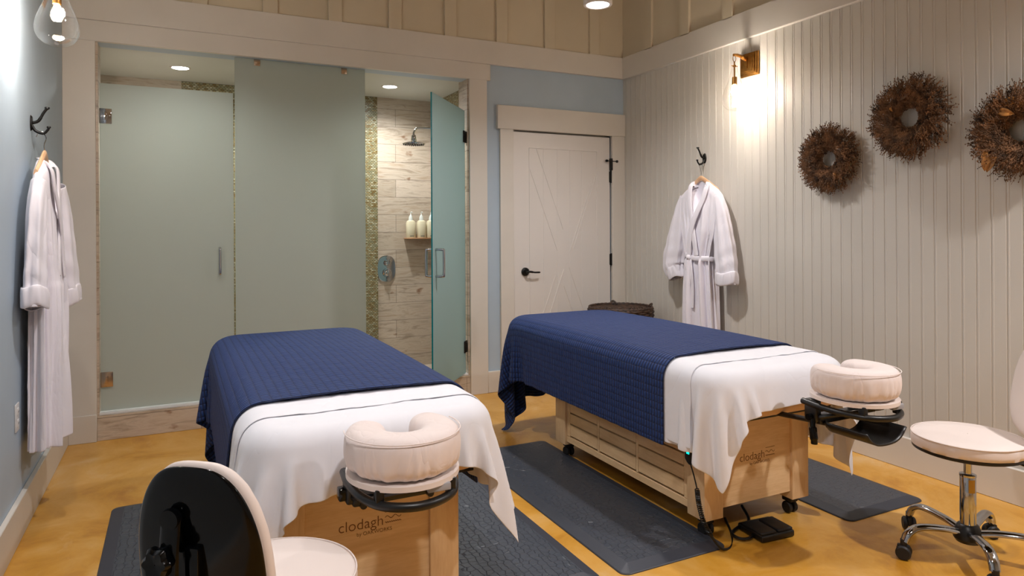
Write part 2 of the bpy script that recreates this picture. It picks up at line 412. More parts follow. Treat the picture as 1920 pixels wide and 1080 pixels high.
# ---- panelled door with grooves cut as shallow V lines
def inset_line(bm, p, q, y, wd=.0045, dp=.004):
    """a thin raised groove pair on the door face between two (x,z) points"""
    p = Vector((p[0], 0, p[1])); q = Vector((q[0], 0, q[1])); t = (q-p).normalized(); n = Vector((-t.z, 0, t.x))
    sec = [(-wd, 0), (-wd*.5, -dp), (wd*.5, -dp), (wd, 0)]
    grid(bm, [[e+n*s+Vector((0, y+d, 0)) for s, d in sec] for e in (p, q)])
b = BM(); YD = YB-.004
box(b, (DX0+.004, YD, .012), (DX1-.012, YD+.042, DZ1-.012), .002, 1)
door = obj('door_1', b, M['door_paint']); door['kind'] = 'structure'
PX0, PX1, PZ0, PZ1 = 2.533, 3.175, .25, 1.915
b = BM()
A, B_, C_, D_ = (PX0, PZ0), (PX1, PZ0), (PX1, PZ1), (PX0, PZ1)
for p, q in ((A, B_), (B_, C_), (C_, D_), (D_, A)): inset_line(b, p, q, YD)
s1 = ((2.597, PZ1), (2.846, 1.262)); s2 = ((2.533, 1.76), (2.79, 1.088))
for p, q in (s1, s2, ((3.129, 1.663), (2.905, 1.075)), ((3.17, 1.72), (2.94, 1.10)), ((2.850, .934), (2.61, .30)), ((2.77, .885), (2.56, .33)), ((2.90, .95), (3.14, .32)), ((2.85, .80), (3.06, .25))):
    inset_line(b, p, q, YD)
for xx in (2.662, 2.789, 2.911, 3.025): inset_line(b, (xx, PZ0), (xx, PZ1), YD, .0025, .002)
obj('panel_moulding', b, M['door_paint'], door)
b = BM(); lathe(b, [(.001, .02), (.024, .02), (.033, .012), (.034, 0)], seg=24, mx=Matrix.Translation((2.49, YD, .926)) @ Matrix.Rotation(PI/2, 4, 'X'))
tube(b, smooth_path([(2.49, YD, .926), (2.49, YD-.045, .926), (2.51, YD-.055, .928), (2.55, YD-.055, .922), (2.60, YD-.05, .921)]), [.010]*9+[.009]*12+[.007]*11+[.0045], 12)
obj('door_handle', b, M['blackmetal'], door)
for z0 in (1.70, 1.0, .28):
    b = BM(); tube(b, [(DX1-.006, YD-.006, z0-.045), (DX1-.006, YD-.006, z0+.055)], .0075, 10); box(b, (DX1-.02, YD-.003, z0-.042), (DX1+.012, YD-.001, z0+.05))
    obj('hinge', b, M['blackmetal'], door)
b = BM(); tube(b, [(3.262, YD-.022, 1.838), (3.365, YD-.022, 1.836)], .004, 8); lathe(b, [(.001, -.012), (.011, -.008), (.014, 0), (.011, .008), (.001, .012)], (3.262, YD-.022, 1.838), 12)
lathe(b, [(.001, -.012), (.010, -.008), (.012, 0), (.010, .008), (.001, .012)], (3.365, YD-.022, 1.836), 12); box(b, (3.30, YD-.024, 1.76), (3.322, YD+.002, 1.86), .003)
obj('swing_latch', b, M['blackmetal'], door)

b = BM(); box(b, (DX0-.1, YB+.14, -.1), (XR+.1, YB+.2, 2.3)); struct('door_leak_blocker', b, M['dark'])  # unseen dark board added behind the door so no world light leaks through
b = BM(); box(b, (DX0-.02, YB+.045, 0), (DX0+.02, YB+.14, DZ1+.02)); box(b, (DX1-.02, YB+.045, 0), (DX1+.02, YB+.14, DZ1+.02)); box(b, (DX0-.02, YB+.045, DZ1-.02), (DX1+.02, YB+.14, DZ1+.02)); struct('trim_16', b, M['trim'])
# ------------------------------------------------------------------ shower
SX0, SX1, SY1, SZ = -.62, 2.155, 5.92, 2.44
b = BM(); box(b, (SX0-.1, SY1, -.1), (SX1+.1, SY1+.1, SZ+.1)); struct('wall_shower_back', b, M['tile'])
b = BM(); box(b, (SX0-.1, YB+.12, -.1), (SX0, SY1, SZ+.1)); struct('wall_shower_left', b, M['tile'])
b = BM(); box(b, (SX1, YB+.12, -.1), (SX1+.1, SY1, SZ+.1)); struct('wall_shower_right', b, M['tile'])
b = BM(); box(b, (SX0, YB+.12, SZ), (SX1, SY1, SZ+.08)); box(b, (OX0-.02, YB, OZ1+.002), (OX1+.02, YB+.14, SZ+.08)); struct('ceiling_shower', b, M['shower_ceiling'])
b = BM(); box(b, (SX0, YB+.12, -.1), (SX1, SY1, .03)); struct('floor_shower', b, M['tile'])
b = BM(); box(b, (.043, SY1-.008, .03), (1.603, SY1+.002, SZ)); struct('trim_11', b, M['mosaic'])
b = BM(); box(b, (SX1-.008, 4.98, 1.9), (SX1+.002, 5.75, SZ)); struct('trim_12', b, M['mosaic'])
b = BM(); box(b, (OX0, YB-.012, 0), (OX1, YB+.15, OZ0-.006), .002, 1); struct('trim_13', b, M['tile'])
b = BM(); box(b, (OX0, YB+.0, OZ0-.006), (OX1, YB+.14, OZ0+.006), .002, 1); struct('trim_14', b, M['plastic_white'])
b = BM(); box(b, (OX0-.03, YB-.002, 0), (OX0+.012, YB+.16, OZ1+.01)); box(b, (OX1-.012, YB-.002, 0), (OX1+.03, YB+.17, OZ1+.01)); struct('trim_15', b, M['tile'])

def glass_panel(name, m, medge, parent, lo, hi, off=None):
    o = obj(name, box(BM(), lo, hi), [m, medge], parent, off=off)
    for f in o.data.polygons:
        if abs(f.normal.y) < .5: f.material_index = 1
    return o
def hinge(bm, x, y, z, s=1):
    box(bm, (x-.002, y-.014, z-.045), (x+s*.058, y+.014, z+.045) if s > 0 else (x+.002, y+.014, z+.045), .004)
GY = YB+.035
t = thing('shower_door', 'closed frosted glass shower door on the left with clips and bar handle', 'shower door', (OX0+.014, GY, OZ0+.01), group=None); L = t.location.copy()
glass_panel('glass_pane', M['frost'], M['glass_edge_pale'], t, (-.419+.003, GY-.005, OZ0+.012), (.342, GY+.005, 2.176), L)
for z0, mt in ((1.975, 'chrome'), (.362, 'nickel')):
    b = BM(); box(b, (-.417, GY-.016, z0-.046), (-.350, GY-.005, z0+.046), .003); box(b, (-.40, GY-.019, z0-.024), (-.375, GY-.015, z0+.024), .002)
    o = obj('hinge', b, M[mt], t, off=L)
    if mt == 'nickel': o['label'] = 'brass coloured lower hinge'
b = BM(); tube(b, smooth_path([(.256, GY-.005, 1.155), (.256, GY-.05, 1.152), (.256, GY-.058, 1.13), (.256, GY-.058, 1.01), (.256, GY-.05, .988), (.256, GY-.005, .985)]), .009, 12)
obj('handle', b, M['chrome'], t, off=L)
t = thing('glass_panel', 'tall fixed frosted glass panel between the two shower doors', 'glass panel', (.79, GY+.006, OZ0+.01)); L = t.location.copy()
glass_panel('glass_pane', M['frost'], M['glass_edge_pale'], t, (.353, GY+.001, OZ0+.006), (1.222, GY+.011, OZ1-.001), L)
for x0 in (.492, 1.072):
    b = BM(); box(b, (x0-.02, GY-.008, 2.372), (x0+.02, GY+.001, 2.414), .002); obj('clip', b, M['nickel'], t, off=L)
# open door, hinged at right
t = thing('shower_door', 'teal frosted glass shower door standing open on the right', 'shower door', (1.992, GY, OZ0+.01)); L = t.location.copy()
ang = math.atan2(4.241-GY, 1.512-1.992)
t.rotation_euler = (0, 0, ang-PI)
# local: hinge at origin, pane runs to -x
Wd = .765
glass_panel('glass_pane', M['frost_door'], M['glass_edge'], t, (-Wd, -.005, 0), (-.012, .005, 2.176-L.z))
for z0 in (1.975, .37):
    b = BM(); box(b, (-.062, -.014, z0-.045-L.z), (.002, -.005, z0+.045-L.z), .003); box(b, (-.062, .005, z0-.045-L.z), (.002, .014, z0+.045-L.z), .003); box(b, (-.012, -.016, z0-.028-L.z), (.010, .016, z0+.028-L.z), .003)
    obj('hinge', b, M['blackmetal'], t)
b = BM()
for s in (-1, 1):
    tube(b, smooth_path([(-Wd+.06, s*.005, 1.135-L.z), (-Wd+.06, s*.052, 1.133-L.z), (-Wd+.06, s*.062, 1.118-L.z), (-Wd+.06, s*.062, .975-L.z), (-Wd+.06, s*.052, .957-L.z), (-Wd+.06, s*.005, .955-L.z)]), .0095, 12)
obj('handle', b, M['chrome'], t)
# shower head, valve, shelf and bottles
hx, hy, hz = 1.79, 5.46, 1.985
t = thing('rain_shower', 'round chrome rain shower head on a bent arm', 'shower head', (hx, hy, hz)); L = t.location.copy()
b = BM(); lathe(b, [(.001, .016), (.03, .018), (.085, .006), (.097, 0), (.095, -.006), (.001, -.007)], (hx, hy, hz), 40); lathe(b, [(.022, .018), (.024, .03), (.018, .07), (.012, .075)], (hx, hy, hz), 20)
hd = obj('spray_plate', b, M['chrome'], t, off=L)
b = BM(); r_ = random.Random(3)
for i in range(5):
    for j in range(6*(i+1)):
        a = 2*PI*j/(6*(i+1)); lathe(b, [(.003, 0), (.0025, -.005), (.0005, -.006)], (hx+.017*(i+1)*math.cos(a), hy+.017*(i+1)*math.sin(a), hz-.006), 6)
obj('nozzles', b, M['black'], hd, off=L)
b = BM(); tube(b, smooth_path([(hx, hy, hz+.07), (hx, hy, hz+.09), (hx+.02, hy, hz+.125), (hx+.06, hy, hz+.135), (SX1-.02, hy, hz+.137)]), .0085, 12); lathe(b, [(.001, 0), (.03, 0), (.026, .012), (.01, .02)], seg=20, mx=Matrix.Translation((SX1, hy, hz+.137)) @ Matrix.Rotation(-PI/2, 4, 'Y'))
obj('arm', b, M['chrome'], t, off=L)
vx, vz, vy = 1.679, .917, SY1
t = thing('shower_valve', 'chrome oval shower valve plate with two knobs on the tiled wall', 'shower valve', (vx, vy, vz)); L = t.location.copy()
b = BM(); N = 40
def ov(k, s): a = 2*PI*k/N; c, sn = math.cos(a), math.sin(a); return (vx+.084*s*math.copysign(abs(c)**.8, c), vz+.118*s*math.copysign(abs(sn)**.75, sn))
grid(b, [[(ov(k, s)[0], vy-d, ov(k, s)[1]) for k in range(N)] for s, d in ((1, 0), (1, .006), (.95, .012), (.01, .014))], cv=True)
obj('plate', b, M['chrome'], t, off=L)
for dz, R_ in ((.052, .030), (-.035, .040)):
    b = BM(); RX = Matrix.Translation((vx+.004, vy-.012, vz+dz)) @ Matrix.Rotation(PI/2, 4, 'X')
    lathe(b, [(R_, 0), (R_, .012), (R_*.75, .014), (R_*.7, .03), (R_*.5, .036), (.001, .037)], seg=24, mx=RX)
    tube(b, [(vx+.004, vy-.045, vz+dz), (vx+.014, vy-.05, vz+dz-(.055 if dz < 0 else -.035))], .006, 8)
    obj('knob', b, M['chrome'], t, off=L)
b = BM(); box(b, (1.843, 5.812, 1.181), (2.125, SY1, 1.19), .002); tag(obj('corner_shelf', b, M['shelf_wood']), 'small wooden shelf under the pump bottles in the shower', 'shelf')
for i, (bx, lab) in enumerate(((1.888, 'leftmost pump bottle of pale lotion on the shower shelf'), (1.987, 'middle pump bottle of pale lotion on the shower shelf'), (2.078, 'rightmost pump bottle, half hidden behind the open glass door'))):
    t = thing('pump_bottle', lab, 'bottle', (bx if i < 2 else 2.05, 5.855, 1.19), group='pump bottles on the shower shelf')
    if i == 2: t.location.x = 2.078
    b = BM(); S = []
    for z, r in ((0, .040), (.004, .043), (.13, .043), (.15, .036), (.158, .022)):
        S.append([(r*math.copysign(abs(math.cos(2*PI*k/28))**.8, math.cos(2*PI*k/28)), .8*r*math.copysign(abs(math.sin(2*PI*k/28))**.8, math.sin(2*PI*k/28)), z) for k in range(28)])
    grid(b, S, cv=True, caps=True); obj('bottle_body', b, M['lotion'], t)
    b = BM(); lathe(b, [(.02, .157), (.018, .185), (.008, .205), (.0045, .21), (.0045, .232), (.001, .233)], seg=20); tube(b, [(0, 0, .23), (0, -.02, .232), (0, -.042, .226)], .004, 8)
    obj('pump', b, M['pump'], t)
    b = BM(); box(b, (-.018, -.0352, .014), (.018, -.0345, .02)); obj('print', b, M['print'], t)
for (x, y), lab in zip(SHOWER_LIGHTS, ('recessed ceiling light above the closed left shower door', 'recessed ceiling light above the open side of the shower')):
    t = thing('recessed_light', lab, 'ceiling light', (x, y, SZ), group='recessed lights in the shower ceiling')
    b = BM(); lathe(b, [(.052, -.001), (.058, -.006), (.068, -.004), (.07, .002)], seg=36, caps=False); obj('trim_ring', b, M['can_body'], t)
    b = BM(); lathe(b, [(.053, -.002), (.053, -.001), (.001, -.001)], seg=36, caps=False); lathe(b, [(.053, -.003), (.03, -.005), (.001, -.006)], seg=36, caps=False); obj('lens', b, M['shower_lens'], t)

# ------------------------------------------------------------------ can lights
CL = ['white cylinder ceiling light hanging at the top of the photo', 'white cylinder ceiling light nearest the stool by the right wall', 'white cylinder ceiling light over the near massage table', 'white cylinder ceiling light above the black-backed stool']
for (x, y, z, p), lab in zip(CANS, CL):
    t = thing('cylinder_light', lab, 'ceiling light', (x, y, z), group='cylinder lights under the ceiling')
    b = BM(); lathe(b, [(.066, .004), (.070, 0), (.083, 0), (.086, .004), (.086, .22), (.08, .226), (.001, .226)], seg=40, caps=False); lathe(b, [(.066, .004), (.066, .016), (.001, .016)], seg=40, caps=False); tube(b, [(0, 0, .22), (0, 0, ZC-z)], .012, 12)
    obj('housing', b, M['can_body'], t)
    b = BM(); lathe(b, [(.066, .003), (.001, .002)], seg=40, caps=False); obj('lens', b, M['can_face'], t)

# ------------------------------------------------------------------ wall sconces
def sconce(xw, s, label):
    """s = direction away from the wall"""
    t = thing('wall_sconce', label, 'wall lamp', (xw, SCONCE_Y, 2.36), group=None)
    b = BM()
    for x0, x1, h in ((0, .016, .078), (.016, .026, .07), (.026, .036, .058), (.036, .042, .05)):
        lo, hi = sorted((s*x0, s*x1)); box(b, (lo, -h+.02, -h), (hi, h+.02, h), .003)
    obj('backplate', b, M['brass'], t)
    b = BM(); box(b, (min(s*.036, s*.05), .008, -.03), (max(s*.036, s*.05), .032, .05), .003)
    tube(b, smooth_path([(s*.04, .02, .03), (s*.09, .012, .042), (s*.15, .0, .045), (s*.172, 0, .042)]), [.014]*8+[.011]*8+[.009]*9, 12)
    tube(b, [(s*.165+.014*math.cos(a), .0, .02+.022*math.sin(a)) for a in [2*PI*k/20 for k in range(20)]], .0022, 6, closed=True)
    obj('arm', b, M['brass'], t)
    cx = s*.165
    b = BM(); tube(b, [(cx, 0, .0), (cx, 0, -.10)], .005, 10); tube(b, [(cx-.026, 0, -.03), (cx+.026, 0, -.03)], .003, 8); lathe(b, [(.001, -.022), (.011, -.024), (.011, -.036), (.001, -.038)], (cx, 0, 0), 16)
    lathe(b, [(.001, -.10), (.015, -.102), (.0165, -.11), (.0165, -.15), (.012, -.153), (.001, -.153)], (cx, 0, 0), 20)
    obj('socket', b, M['brass'], t)
    b = BM(); lathe(b, [(.010, -.152), (.013, -.165), (.021, -.185), (.023, -.20), (.016, -.218), (.001, -.222)], (cx, 0, 0), 20)
    o = obj('bulb', b, M['bulb'], t)
    b = BM(); lathe(b, [(.016, -.032), (.022, -.06), (.032, -.10), (.052, -.155), (.073, -.205), (.082, -.245), (.079, -.275), (.062, -.305), (.034, -.322), (.002, -.326)], (cx, 0, 0), 40, caps=False)
    subsurf(obj('glass_shade', b, M['clear'], t, angle=80), 1)
sconce(XR, -1, 'brass wall lamp glowing on the white beadboard wall')
sconce(XL, 1, 'clear teardrop glass wall lamp on the blue left wall')

# ------------------------------------------------------------------ coat hooks
def coat_hook(loc, s, label):
    t = thing('coat_hook', label, 'hook', loc)
    b = BM(); lathe(b, [(.001, .008), (.016, .007), (.02, 0)], seg=20, mx=Matrix.Diagonal((1, 1, 1.9, 1)) @ Matrix.Rotation(s*PI/2, 4, 'Y')); obj('back_plate', b, M['blackmetal'], t)
    b = BM(); tube(b, smooth_path([(s*.004, 0, 0), (s*.03, 0, .012), (s*.05, 0, .05), (s*.064, 0, .072)]), [.007]*12+[.006]*12+[.009], 10)
    lathe(b, [(.001, .012), (.010, .010), (.011, .003), (.006, 0)], (s*.064, 0, .068), 12)
    tube(b, smooth_path([(s*.004, 0, -.01), (s*.02, 0, -.036), (s*.05, 0, -.045), (s*.066, 0, -.028), (s*.07, 0, -.018)]), [.007]*16+[.0055]*16+[.008], 10)
    lathe(b, [(.001, .01), (.008, .008), (.009, .002), (.005, 0)], (s*.07, 0, -.02), 12)
    obj('double_hook', b, M['blackmetal'], t)
HZ = 1.775
coat_hook((XR, 3.80, HZ), -1, 'black iron double hook above the robe on the beadboard wall')
coat_hook((XL, 3.80, HZ), 1, 'black iron double hook above the robe on the blue wall')

# ------------------------------------------------------------------ robes
def robe(yc, xw, s, label, side_label, body, slv, seed, flip=1, D0=.088):
    """body rows: z, centre, half width, half depth; local a = along the wall (a>0 is further from the camera), d = away from wall"""
    R = random.Random(seed)
    T = lambda a, d, z: (s*d, a, z-HZ)
    t = thing('bathrobe', label, 'bathrobe', (xw, yc, HZ))
    # body: one continuous surface with vertical folds
    ph = [R.uniform(0, 6.28) for _ in range(6)]
    NS, NZ = 120, 80; z1, z0 = body[0][0], body[-1][0]; rows = []
    def fold(th, z):
        f = min(1, max(0, (1.52-z)/.35)); pin = math.exp(-((z-1.055)/.07)**2)
        return f*1.5*(.0065*math.sin(9*th+ph[0]+.6*math.sin(z*5))+.0055*math.sin(17*th+ph[1]+z*2)+.003*math.sin(31*th+ph[2]))*(1.25 if z < 1.04 else .8)+pin*.004*math.sin(26*th)
    for i in range(NZ+1):
        z = z1+(z0-z1)*i/NZ; c, hw, hd = lerp_tab(body, z); row = []
        for k in range(NS):
            th = 2*PI*k/NS; ca, sa = math.cos(th), math.sin(th)
            a = c+hw*math.copysign(abs(ca)**.85, ca); d = D0+hd*math.copysign(abs(sa)**.7, sa)
            f = fold(th, z)
            a += ca*f*.8; d += sa*f*1.6
            if sa > 0:                                     # neck opening
                vw = max(0, (z-1.36)/.23)*.082
                if abs(a-(.012)) < vw: d -= (hd*2-.012)*min(1, (vw-abs(a-.012))/.012)
            zz = z
            if i == NZ: zz += .006*math.sin(5*th+ph[3])
            row.append(T(a, max(.028, d), zz))
        rows.append(row)
    b = BM(); grid(b, rows, cv=True)
    o = obj('robe_body', b, M['robe'], t, angle=80); so = o.modifiers.new('cloth', 'SOLIDIFY'); so.thickness = .003; subsurf(o, 1)
    def front_d(a, z):
        c, hw, hd = lerp_tab(body, z); q = min(.999, abs((a-c)/hw)); return D0+hd*(1-q**2.4)**.5*1.0+.004
    for name, path, tilt in slv:
        rows = []; P = smooth_path([(p[0], p[1], p[2]) for p in path], 8); Wt = smooth_path([(p[3], p[4], 0) for p in path], 8); n = len(P); q1, q2 = R.uniform(0, 6), R.uniform(0, 6)
        for i in range(n):
            c = P[i]; tg = (P[min(i+1, n-1)]-P[max(i-1, 0)]).normalized(); wa, wd = Wt[i].x, Wt[i].y
            nx = Vector((-tg.z, 0, tg.x)) if False else Vector((tg.z, 0, -tg.x)); row = []    # in (a, d, z)
            u = i/(n-1)
            for k in range(48):
                th = 2*PI*k/48; f = 1+.11*math.sin(6*th+q1+3*u)*min(1, u*3)+.05*math.sin(13*th+q2)*u+.05*math.sin(22*u*1.7+q2+2*math.cos(th))*u
                v = c+nx*(math.cos(th)*wa*f)+Vector((0, math.sin(th)*wd*f, 0))
                row.append(T(v.x, max(.03, v.y), v.z))
            rows.append(row)
        b = BM(); grid(b, rows, cv=True); sl = obj('sleeve', b, M['robe'], t, angle=80); so = sl.modifiers.new('cloth', 'SOLIDIFY'); so.thickness = .003; subsurf(sl, 1)
        # turned-back cuff
        c0 = P[-1]; tg = (P[-1]-P[-4]).normalized(); nx = Vector((tg.z, 0, -tg.x)); wa, wd = Wt[-1].x, Wt[-1].y; rows = []
        for j, (e, g) in enumerate(((.0, .92), (.006, 1.10), (-.004, 1.16), (-.03, 1.19), (-.06, 1.17), (-.078, 1.13), (-.084, 1.04), (-.078, .97))):
            row = []
            for k in range(48):
                th = 2*PI*k/48; f = g+.05*math.sin(6*th+q1+j*.5)+.03*math.sin(11*th+q2)
                v = c0+tg*(e+.006*math.sin(3*th+q1)+tilt*math.cos(th)*.02)+nx*(math.cos(th)*wa*f)+Vector((0, math.sin(th)*wd*f, 0)); row.append(T(v.x, max(.024, v.y), v.z))
            rows.append(row)
        b = BM(); grid(b, rows, cv=True); subsurf(obj('cuff', b, M['robe'], t, angle=80), 1)
    # lapels
    def ribbon(pts, hw, th=.007, lift=.004):
        P = smooth_path(pts, 8); rows = []
        for i, p in enumerate(P):
            tg = (P[min(i+1, len(P)-1)]-P[max(i-1, 0)]).normalized(); n = Vector((tg.z, 0, -tg.x)).normalized()
            rows.append([T(*(p+n*(hw*math.cos(a))+Vector((0, lift+th*math.sin(a), 0)))) for a in [2*PI*k/14 for k in range(14)]])
        b = BM(); grid(b, rows, cv=True, caps=True); return b
    f_ = flip
    for pts in ([(.052*f_, D0-.025, 1.585), (.065*f_, D0+.03, 1.57), (.058*f_, front_d(.058, 1.46)+.002, 1.46), (.03*f_, front_d(.03, 1.33), 1.33), (0, front_d(0, 1.2)+.002, 1.2), (-.02*f_, front_d(-.02, 1.07)+.002, 1.07)],
                [(-.07*f_, D0-.025, 1.565), (-.098*f_, D0+.03, 1.555), (-.075*f_, front_d(-.075, 1.46)+.006, 1.46), (-.01*f_, front_d(-.01, 1.33)+.010, 1.33), (.035*f_, front_d(.035, 1.2)+.010, 1.2), (.055*f_, front_d(.055, 1.06)+.012, 1.06)]):
        subsurf(obj('lapel', ribbon(pts, .023), M['robe'], t, angle=80), 1)
    return t, T, front_d
body_r = [(1.605, -.01, .055, .022), (1.58, -.015, .092, .03), (1.53, -.008, .17, .036), (1.49, 0, .215, .04), (1.40, 0, .205, .05), (1.25, -.005, .175, .058), (1.12, 0, .138, .055), (1.055, .0, .118, .05), (1.0, .005, .128, .055), (.8, .005, .142, .056), (.55, 0, .152, .056), (.30, 0, .165, .052)]
yR = 3.745
sl_r = [('far', [(.17, .088, 1.50, .04, .03), (.205, .09, 1.40, .062, .036), (.235, .092, 1.25, .088, .044), (.262, .095, 1.12, .098, .05), (.285, .10, 1.0, .098, .05), (.245, .10, .90, .07, .045)], .6),
        ('near', [(-.17, .088, 1.49, .04, .03), (-.205, .09, 1.38, .055, .036), (-.225, .092, 1.25, .070, .044), (-.245, .095, 1.1, .082, .05), (-.262, .10, .98, .082, .05), (-.266, .10, .885, .078, .05)], -.4)]
t, T, fd = robe(yR, XR, -1, 'white cotton bathrobe tied at the waist hanging on the beadboard wall', '', body_r, sl_r, 11)
b = BM(); rows = []
for j in range(11):                                     # belt round the waist
    be = 2*PI*j/10
rows = []
for k in range(64):
    th = 2*PI*k/64; ca, sa = math.cos(th), math.sin(th)
    c = Vector((.0+.132*math.copysign(abs(ca)**.85, ca), .088+.062*math.copysign(abs(sa)**.7, sa), 1.058+.010*ca+.004*math.sin(3*th)))
    n = Vector((ca, sa, 0)); rows.append([T(*[q for q in (c+n*.006*math.cos(a)+Vector((0, 0, .019*math.sin(a))))]) for a in [2*PI*i/10 for i in range(10)]])
rows = [[(x, y, z) if True else 0 for x, y, z in r] for r in rows]
grid(b, rows, cu=True, cv=True)
dk = fd(.05, 1.06)+.012
for pts, rr in (([(.062, dk, 1.062), (.085, dk+.006, 1.03), (.082, dk+.004, .98), (.07, dk+.002, .96), (.06, dk+.004, .99), (.055, dk, 1.05)], .010), ([(.05, dk, 1.06), (.045, dk+.006, .95), (.06, dk, .8), (.052, dk-.002, .64)], .012), ([(.045, dk, 1.06), (.025, dk+.006, .97), (.02, dk, .85), (.028, dk-.004, .70)], .011)):
    P = smooth_path(pts, 8); R3 = []
    for i, p in enumerate(P):
        R3.append([T(p.x+rr*1.3*math.cos(a), p.y+.004*math.sin(a), p.z) if abs(P[min(i+1, len(P)-1)].z-P[max(i-1, 0)].z) > .004 else T(p.x, p.y+.004*math.sin(a), p.z+rr*math.cos(a)) for a in [2*PI*q/8 for q in range(8)]])
    grid(b, R3, cv=True, caps=True)
lathe(b, [(.001, .022), (.016, .016), (.021, 0), (.016, -.016), (.001, -.022)], T(.052, dk+.003, 1.06), 14)
obj('belt', b, M['robe'], t, angle=80)
body_l = [(1.605, 0, .055, .022), (1.58, 0, .092, .03), (1.53, 0, .17, .034), (1.49, 0, .195, .034), (1.35, 0, .17, .040), (1.1, 0, .16, .045), (.9, 0, .175, .055), (.6, 0, .19, .062), (.33, 0, .205, .066)]
sl_l = [('near', [(-.17, .07, 1.49, .045, .03), (-.21, .068, 1.38, .06, .034), (-.235, .066, 1.2, .072, .038), (-.26, .066, 1.04, .076, .042), (-.27, .066, .955, .078, .044)], -.3),
        ('far', [(.17, .088, 1.49, .045, .035), (.21, .095, 1.38, .062, .042), (.235, .105, 1.2, .075, .045), (.26, .115, 1.02, .078, .048), (.27, .12, .93, .078, .05)], .3)]
robe(3.71, XL, 1, 'white cotton bathrobe hanging on the blue left wall', '', body_l, sl_l, 23, D0=.068)
def hanger(xw, s, yc, label):
    t = thing('clothes_hanger', label, 'hanger', (xw, yc, HZ))
    dd = 0 if s < 0 else -.018
    T = lambda a, d, z: Vector((s*(d+(dd if z < 1.68 else 0)), a, z-HZ))
    b = BM(); rows = []
    for i in range(25):
        a = -.165+.33*i/24; z = 1.630-.55*abs(a)-.5*a*a-(.004 if abs(a) < .01 else 0)
        rows.append([T(a, .084+.009*math.cos(q)*1.0-.012*(a/.2)**2, z+.018*math.sin(q)) for q in [2*PI*k/10 for k in range(10)]])
    grid(b, rows, cv=True, caps=True); obj('wooden_yoke', b, M['hanger_wood'], t, angle=50)
    b = BM(); dy = (3.80-yc)
    tube(b, smooth_path([T(0, .084, 1.64), T(0, .082, 1.665), T(dy*.6-.004, .065, 1.70), T(dy, .052, 1.727), T(dy, .044, 1.737), T(dy, .03, 1.733), T(dy-.01, .022, 1.71)]), .0022, 8)
    obj('wire_hook', b, M['chrome'], t)
hanger(XR, -1, yR, 'wooden hanger holding the belted robe on the beadboard wall')
hanger(XL, 1, 3.71, 'wooden hanger holding the robe on the blue wall')

# ------------------------------------------------------------------ outlet
t = thing('wall_outlet', 'white power outlet plate low on the blue wall', 'outlet', (XL, 3.45, .50))
b = BM(); box(b, (0, -.036, -.058), (.006, .036, .058), .003); obj('cover_plate', b, M['plastic_white'], t)
b = BM()
for dz in (-.024, .024):
    box(b, (.005, -.017, dz-.016), (.009, .017, dz+.016), .003)
obj('sockets', b, M['plastic_white'], t)
for dz in (-.024, .024):
    for dy in (-.007, .007): obj('slot', box(BM(), (.0085, dy-.0012, dz-.004), (.0095, dy+.0012, dz+.005)), M['dark'], t)

